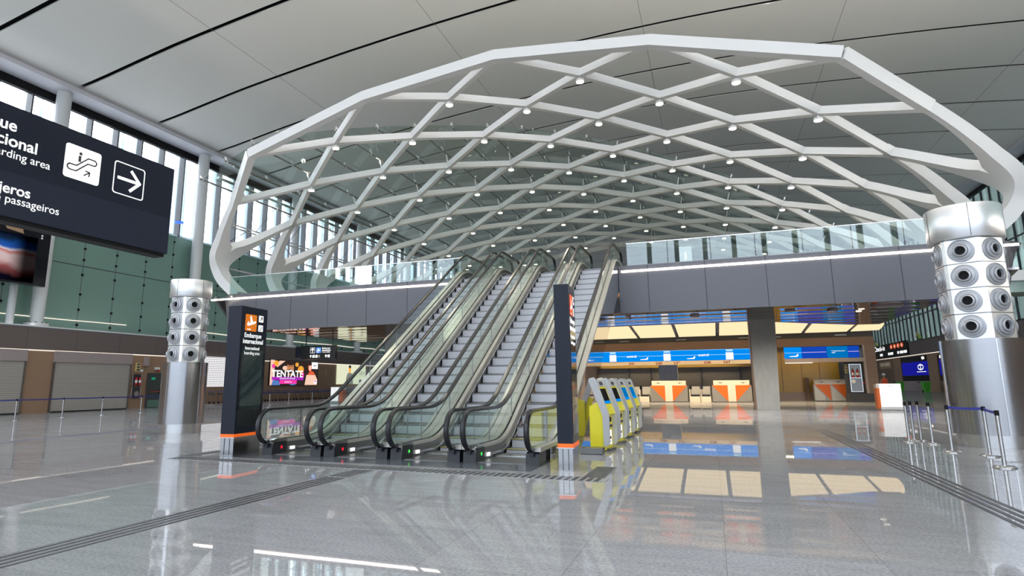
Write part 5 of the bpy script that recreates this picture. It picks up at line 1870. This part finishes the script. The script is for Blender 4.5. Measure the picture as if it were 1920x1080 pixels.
# ------------------------------------------------------------------ kiosks
def make_kiosk(y, label):
    t = thing('check_in_kiosk', (-2.55, y, 0), label, 'kiosk', 'yellow self check-in kiosks')
    x = -2.28
    w0, w1 = y, y + .62
    MB().prism_xz([(-2.70, .02), (x - .06, .02), (x - .06, .80), (-2.46, 1.08), (-2.70, .97)], w0 + .05, w1 - .05).build('yellow_cabinet', 'lime', t)
    # grey bent frame on both sides
    pr_ = [(x - .02, .10), (x + .04, .16), (x + .05, .80), (-2.50, 1.56), (-2.56, 1.62), (-2.66, 1.60), (-2.68, 1.55), (x - .10, .78), (x - .09, .12)]
    for a, b in ((w0, w0 + .05), (w1 - .05, w1)):
        MB().prism_xz(pr_, a, b).build('grey_side_frame', 'kiosk_grey', t)
    fr_ = [(x + .02, .80), (-2.53, 1.56), (-2.60, 1.53), (x - .07, .76)]
    MB().prism_xz(fr_, w0 + .05, w1 - .05).build('sloping_front', 'lime', t)
    # elements on the slope, in its plane
    a = Vector((x + .02, 0, .80)); b = Vector((-2.53, 0, 1.56)); up = (b - a).normalized()
    F = ((a.x, w0, a.z), (0, 1, 0), tuple(up))
    L = (b - a).length
    MB().rect(.05, .57, L * .80, L * .99, F, -.002, .012).build('grey_head', 'kiosk_grey', t)
    sc = MB().rect(.11, .51, L * .30, L * .74, F, 0, .008).build('touch_screen', 'screen_black', t)
    MB().rect(.11, .51, L * .30, L * .38, F, .008, .010).build('screen_footer', 'blue_screen', sc)
    MB().rect(.20, .42, L * .84, L * .94, F, .012, .016).build('reader', 'text_dark', t)
    F2 = FX(x - .06, w0, 0)
    p = MB(); p.ell(.31, .68, .055, .055, F2, 0, .05); p.build('camera_knob', 'black', t)
    MB().rect(.08, .54, .50, .555, F2, 0, .012).build('card_slot', 'text_dark', t)
    p = Pic(); p.ink('white_flat').rect(.14, .48, .12, .44, F2, 0, .006); p.ink('text_red').rect(.18, .44, .24, .30, F2, .006, .008); p.ink('text_dark').rect(.2, .4, .18, .20, F2, .006, .008)
    p.done('instruction_sheet', t)
    MB().box(x - .14, x + .02, w0 + .1, w1 - .1, 0, .05).build('foot', 'steel_dark', t)
    MB().box(-2.69, x - .14, w0 + .08, w1 - .08, 0, .03).build('base', 'lime', t)
    return t


k0 = make_kiosk(13.95, 'yellow check-in kiosk nearest to us in the row of four')
k0.rotation_euler.z = math.radians(-9)
for i, lab in enumerate(('yellow check-in kiosk second in the row of four', 'yellow check-in kiosk third in the row of four', 'yellow check-in kiosk farthest back in the row of four')):
    k = copy_tree(k0, (0, 1.72 * (i + 1), 0)); k['label'] = lab
    for ch in k.children:
        if ch.name.startswith('touch_screen') and i > 0:
            ch.data = ch.data.copy(); ch.data.materials[0] = M['blue_mid']
t = thing('weight_block', (-2.5, 13.5, 0), 'flat dark grey block on the floor before the first yellow kiosk', 'block')
MB().box(-2.78, -2.30, 13.25, 13.62, .012, .13).build('block', 'steel_dark', t)
MB().box(-2.76, -2.32, 13.27, 13.60, 0, .012).build('rubber_pad', 'rubber', t)

# ------------------------------------------------------------------ barrier posts
def make_post(x, y, label, group, h=.97, rbase=.17):
    t = thing('barrier_post', (x, y, 0), label, 'barrier post', group)
    MB().lathe([(rbase, 0), (rbase, .015), (rbase * .8, .035), (.04, .05), (.04, .055)], (x, y, 0), n=26).build('base', 'chrome', t, smooth=True)
    MB().lathe([(.032, .05), (.032, h - .08)], (x, y, 0), n=18).build('pole', 'chrome', t, smooth=True)
    MB().lathe([(.036, h - .09), (.036, h - .005), (.030, h)], (x, y, 0), n=18).build('belt_head', 'black', t, smooth=True)
    return t


def belt(p, q, label, z=.93, sag=.012, group=None):
    P, Q = Vector((*p, z)), Vector((*q, z))
    dd_ = (Q - P).normalized() * .037
    P, Q = P + dd_, Q - dd_
    pts = [P.lerp(Q, i / 8) - Vector((0, 0, sag * 4 * (i / 8) * (1 - i / 8))) for i in range(9)]
    d = (Q - P).normalized(); n = Vector((-d.y, d.x, 0)) * .003
    m = MB(); vs = []
    for v in pts:
        vs += [v - n + Vector((0, 0, -.03)), v + n + Vector((0, 0, -.03)), v + n + Vector((0, 0, .02)), v - n + Vector((0, 0, .02))]
    fs = [(0, 1, 2, 3), tuple(32 + k for k in (3, 2, 1, 0))]
    for i in range(8):
        for j in range(4):
            fs.append((4 * i + j, 4 * i + 4 + j, 4 * i + 4 + (j + 1) % 4, 4 * i + (j + 1) % 4))
    m.add(vs, fs)
    return tag(m.build('barrier_belt', 'belt'), label, 'barrier belt', group)


gl_ = 'chrome barrier posts before the left shops'
lp = [(-29.91, 19.0, 'first chrome barrier post from the left, before the cut-off shutter'), (-30.45, 21.54, 'second chrome barrier post from the left, before the brown pilaster'),
      (-30.4, 23.6, 'third chrome barrier post from the left, before the wide shutter'), (-31.0, 26.46, 'fourth chrome barrier post from the left, before the exit door')]
p0 = None
for x, y, lab in lp:
    if p0 is None: p0 = make_post(x, y, lab, gl_); continue
    c = copy_tree(p0, (x - lp[0][0], y - lp[0][1], 0)); c['label'] = lab
ext = [(-29.5, 16.2)] + [(x, y) for x, y, _ in lp] + [(-31.4, 30.5)]
bl = ['blue belt left of the first barrier post, running out of the picture', 'blue belt between the first and second barrier posts from the left', 'blue belt between the second and third barrier posts from the left',
      'blue belt between the third and fourth barrier posts from the left', 'blue belt from the fourth barrier post towards the left air column']
for (a, b, lab) in zip(ext[:-1], ext[1:], bl):
    belt(a, b, lab, group='blue belts before the left shops')
far = [(-31.6, 34.6, 'chrome barrier post just right of the left air column'), (-31.73, 38.27, 'chrome barrier post right of the left signpost, below the TENTATE lettering'), (-32.71, 41.77, 'chrome barrier post below the middle of the food advert'),
       (-33.4, 45.84, 'chrome barrier post below the right half of the food advert'), (-33.9, 49.5, 'chrome barrier post just left of the far podium')]
for x, y, lab in far:
    c = copy_tree(p0, (x - lp[0][0], y - lp[0][1], 0)); c['label'] = lab
bl = ['blue belt right of the left air column', 'blue belt below the left half of the food advert', 'blue belt below the centre of the food advert', 'blue belt left of the far podium']
for a, b, lab in zip(far[:-1], far[1:], bl):
    belt(a[:2], b[:2], lab, group='blue belts before the adverts')
rp_ = [(4.62, 13.28, 'nearest chrome barrier post at the right edge'), (5.05, 15.12, 'second nearest chrome barrier post at the right edge, joined by blue belt'), (4.62, 15.75, 'chrome barrier post at the left end of the blue belt, before the steel column'),
       (4.42, 18.0, 'leftmost chrome post in the cluster of spare barrier posts'), (4.62, 18.35, 'second chrome post from the left in the cluster of spare posts'),
       (4.84, 18.62, 'third chrome post from the left in the cluster of spare posts'), (4.80, 17.62, 'rightmost chrome post in the cluster of spare barrier posts')]
gr_ = 'chrome barrier posts by the right air column'
for x, y, lab in rp_:
    c = copy_tree(p0, (x - lp[0][0], y - lp[0][1], 0)); c['label'] = lab; c['group'] = gr_
belt(rp_[0][:2], rp_[1][:2], 'short blue belt between the two nearest posts at right')
belt(rp_[1][:2], rp_[2][:2], 'longer blue belt running left from the second nearest post at right')

# ------------------------------------------------------------------ luggage carts under the adverts
def make_cart(x, y, label):
    t = thing('luggage_cart', (x, y, .12), label, 'luggage cart', 'luggage carts lined up under the adverts')
    f = MB()
    for sx in (-.25, .25):
        f.tube([(x + sx, y + .45, .28), (x + sx, y - .38, .26), (x + sx * 1.1, y - .45, 1.05)], .022, 6, up=(1, 0, 0))
    f.build('side_frame', 'cart', t)
    MB().box(x - .25, x + .25, y - .36, y + .45, .25, .29).build('platform', 'cart', t)
    MB().tube([(x - .28, y - .45, 1.05), (x + .28, y - .45, 1.05)], .025, 8).build('handle', 'belt', t)
    MB().box(x - .26, x + .26, y - .44, y - .22, .78, .96).build('basket', 'steel_dark', t)
    for sx, sy in ((-.22, -.32), (.22, -.32), (0, .38)):
        MB().lathe([(.10, -.02), (.10, .02)], (x + sx, y + sy, .22), (1, 0, 0), 12).build('wheel', 'rubber', t)
    return t


c0 = None
n_ = 0
for i in range(22):
    y = 37.2 + i * .95
    lab = 'dark luggage cart, %s from the left in the row under the adverts' % (ORD[i] if i < 16 else ['seventeenth', 'eighteenth', 'nineteenth', 'twentieth', 'twenty-first', 'twenty-second'][i - 16])
    if c0 is None: c0 = make_cart(-36.0, y, lab); continue
    c = copy_tree(c0, (0, i * .95, 0)); c['label'] = lab
structure(MB().box(-36.42, -35.2, 36.4, 80, 0.0, 0.12).build('wall_left_step', 'lintel'))

# ------------------------------------------------------------------ right walkway and far things
t = thing('walkway', (11, 28, 5.2), 'white edged walkway with glass rail right of the large air column', 'walkway')
MB().box(10.6, 26.6, 28, 30, 5.17, 5.56).build('slab', 'white', t)
MB().box(10.6, 26.6, 28.2, 29.8, 4.75, 5.17).build('underside', 'green_glass', t)
MB().hexa([(10.75, 27.98, 5.56), (14, 27.98, 5.56), (14, 28.0, 5.56), (10.75, 28.0, 5.56)], [(11.3, 27.98, 6.4), (14, 27.98, 6.4), (14, 28.0, 6.4), (11.3, 28.0, 6.4)]).build('glass_panel', 'rail_glass', t)
m = MB()
m.tube([(13.0, 29.6, 5.56), (13.0, 29.6, 6.5)], .03, 6, up=(1, 0, 0))
for z in (5.8, 6.05, 6.3): m.tube([(13.0, 29.6, z), (26, 29.6, z)], .02, 6)
m.build('steel_rails', 'steel_dark', t)
t = thing('info_screen', (-.75, 27, ZM), 'white information sign with letter i behind the right balcony glass', 'sign')
MB().box(-1.0, -.48, 27, 27.1, ZM + .0, 7.28).build('panel', 'kiosk_grey', t)
text('letter', 'i', .5, FN(-.74, 27, 6.72), 0, 0, 'screen_white', t, bold=.03, align='CENTER')


def person(x, y, z, h, vest, label, pose='stand', helmet='white', rot=0.0):
    """Small continuous figure grown from a skeleton, with clothes as children."""
    t = thing('person', (x, y, z), label, 'person')
    k = h / 1.75
    if pose == 'stand':
        V = [(0, 0, .95), (0, 0, 1.15), (0, 0, 1.40), (0, 0, 1.50), (0, -.01, 1.60), (0, -.01, 1.70),
             (.19, 0, 1.40), (.25, .02, 1.12), (.22, -.10, .90), (-.19, 0, 1.40), (-.27, .02, 1.12), (-.23, -.08, .90),
             (.10, 0, .90), (.11, -.01, .50), (.12, .02, .08), (.12, -.12, .03), (-.10, 0, .90), (-.13, .03, .50), (-.15, .06, .08), (-.15, -.06, .03)]
    else:
        V = [(0, 0, .95), (0, -.06, 1.15), (0, -.16, 1.38), (0, -.20, 1.48), (0, -.23, 1.57), (0, -.24, 1.67),
             (.20, -.16, 1.36), (.34, -.22, 1.14), (.20, -.40, 1.06), (-.20, -.16, 1.36), (-.34, -.22, 1.14), (-.20, -.40, 1.06),
             (.10, 0, .90), (.11, -.01, .50), (.12, .02, .08), (.12, -.12, .03), (-.10, 0, .90), (-.13, .03, .50), (-.15, .06, .08), (-.15, -.06, .03)]
    Ed = [(0, 1), (1, 2), (2, 3), (3, 4), (4, 5), (2, 6), (6, 7), (7, 8), (2, 9), (9, 10), (10, 11), (0, 12), (12, 13), (13, 14), (14, 15), (0, 16), (16, 17), (17, 18), (18, 19)]
    Rd = [.14, .13, .14, .055, .085, .075, .06, .045, .035, .06, .045, .035, .085, .06, .045, .04, .085, .06, .045, .04]
    cr, sr = math.cos(rot), math.sin(rot)
    W = lambda p: (x + (p[0] * cr - p[1] * sr) * k, y + (p[0] * sr + p[1] * cr) * k, z + p[2] * k)
    me = bpy.data.meshes.new('body'); me.from_pydata([W(p) for p in V], Ed, []); me.materials.append(M['skin'])
    o = bpy.data.objects.new('body', me); COL.objects.link(o)
    md = o.modifiers.new('skin', 'SKIN')
    for i, r in enumerate(Rd):
        me.skin_vertices[0].data[i].radius = (r * k, r * k)
    me.skin_vertices[0].data[0].use_root = True
    o.modifiers.new('sub', 'SUBSURF').levels = 1
    o.modifiers['sub'].render_levels = 2
    put(o, t)
    vs = MB()
    ring = [(.215, .15, .86), (.20, .145, 1.0), (.215, .15, 1.2), (.22, .14, 1.36), (.14, .10, 1.46)]
    vv, ff = [], []
    off = lambda zz: (0, 0) if pose == 'stand' else (0, -.30 * max(0, zz - .95) / .5 * .55)
    for rx, ry, zz in ring:
        ox, oy = off(zz)
        for i in range(14):
            a = 2 * math.pi * i / 14
            vv.append(W((ox + rx * math.cos(a), oy + ry * math.sin(a), zz)))
    for j in range(len(ring) - 1):
        for i in range(14): ff.append((j * 14 + i, j * 14 + (i + 1) % 14, (j + 1) * 14 + (i + 1) % 14, (j + 1) * 14 + i))
    vs.add(vv, ff).build('vest', vest, t, smooth=True)
    tr_ = MB()
    for a, b, c in ((12, 13, 14), (16, 17, 18)):
        pa, pb, pc_ = V[a], V[b], V[c]
        tr_.tube([W(pa), W(pb), W((pc_[0], pc_[1], pc_[2] + .02))], .095 * k, 10, up=(0, 1, 0))
    tr_.build('trousers', 'navy_cloth', t, smooth=True)
    hx, hy, hz = V[5]
    MB().lathe([(.12 * k, 0), (.118 * k, .05 * k), (.09 * k, .11 * k), (.04 * k, .135 * k), (.01 * k, .14 * k)], W((hx, hy, hz - .02)), n=14).build('helmet', helmet, t, smooth=True)
    return t


person(13.05, 58.0, 0, 2.0, 'vest_orange', 'person in orange vest and white helmet standing behind the white podium', rot=.4)
structure(MB().box(XR0 + .45, XR0 + 1.1, 70, 140, 5.9, 6.1).build('ledge_walkway', 'fascia'))
person(XR0 + .82, 100.5, 6.1, 2.3, 'vest_green', 'person in green vest leaning on the brown fascia above the navy screen', 'lean', 'box_black', rot=-H)
person(XR0 + .82, 124.0, 6.1, 2.3, 'vest_green', 'person in green vest above the check-in sign, farther back', 'lean', 'box_black', rot=-H)


def green_bin(x, y, label):
    t = thing('green_bin', (x, y, 0), label, 'bin')
    MB().hexa([(x - .28, y - .4, .12), (x + .28, y - .4, .12), (x + .28, y + .4, .12), (x - .28, y + .4, .12)],
              [(x - .40, y - .5, 1.2), (x + .40, y - .5, 1.2), (x + .40, y + .5, 1.2), (x - .40, y + .5, 1.2)]).build('body', 'green_bin', t)
    MB().box(x - .43, x + .43, y - .54, y + .56, 1.2, 1.3).build('lid', 'green_bin', t)
    for sx in (-1, 1):
        MB().lathe([(.16, -.05), (.16, .05)], (x + sx * .3, y + .3, .16), (1, 0, 0), 12).build('wheel', 'rubber', t)
    MB().box(x - .25, x + .25, y - .38, y - .2, 0, .12).build('front_foot', 'green_bin', t)
    MB().tube([(x - .7, y + .5, 1.22), (x - .4, y + .5, 1.22)], .06, 6).build('handle', 'black', t)
    return t


green_bin(24.6, 101.0, 'green wheeled bin left of the right wall pilaster, under the left of the navy screen')
green_bin(24.9, 91.0, 'green wheeled bin in front of the pilaster right of the navy screen')
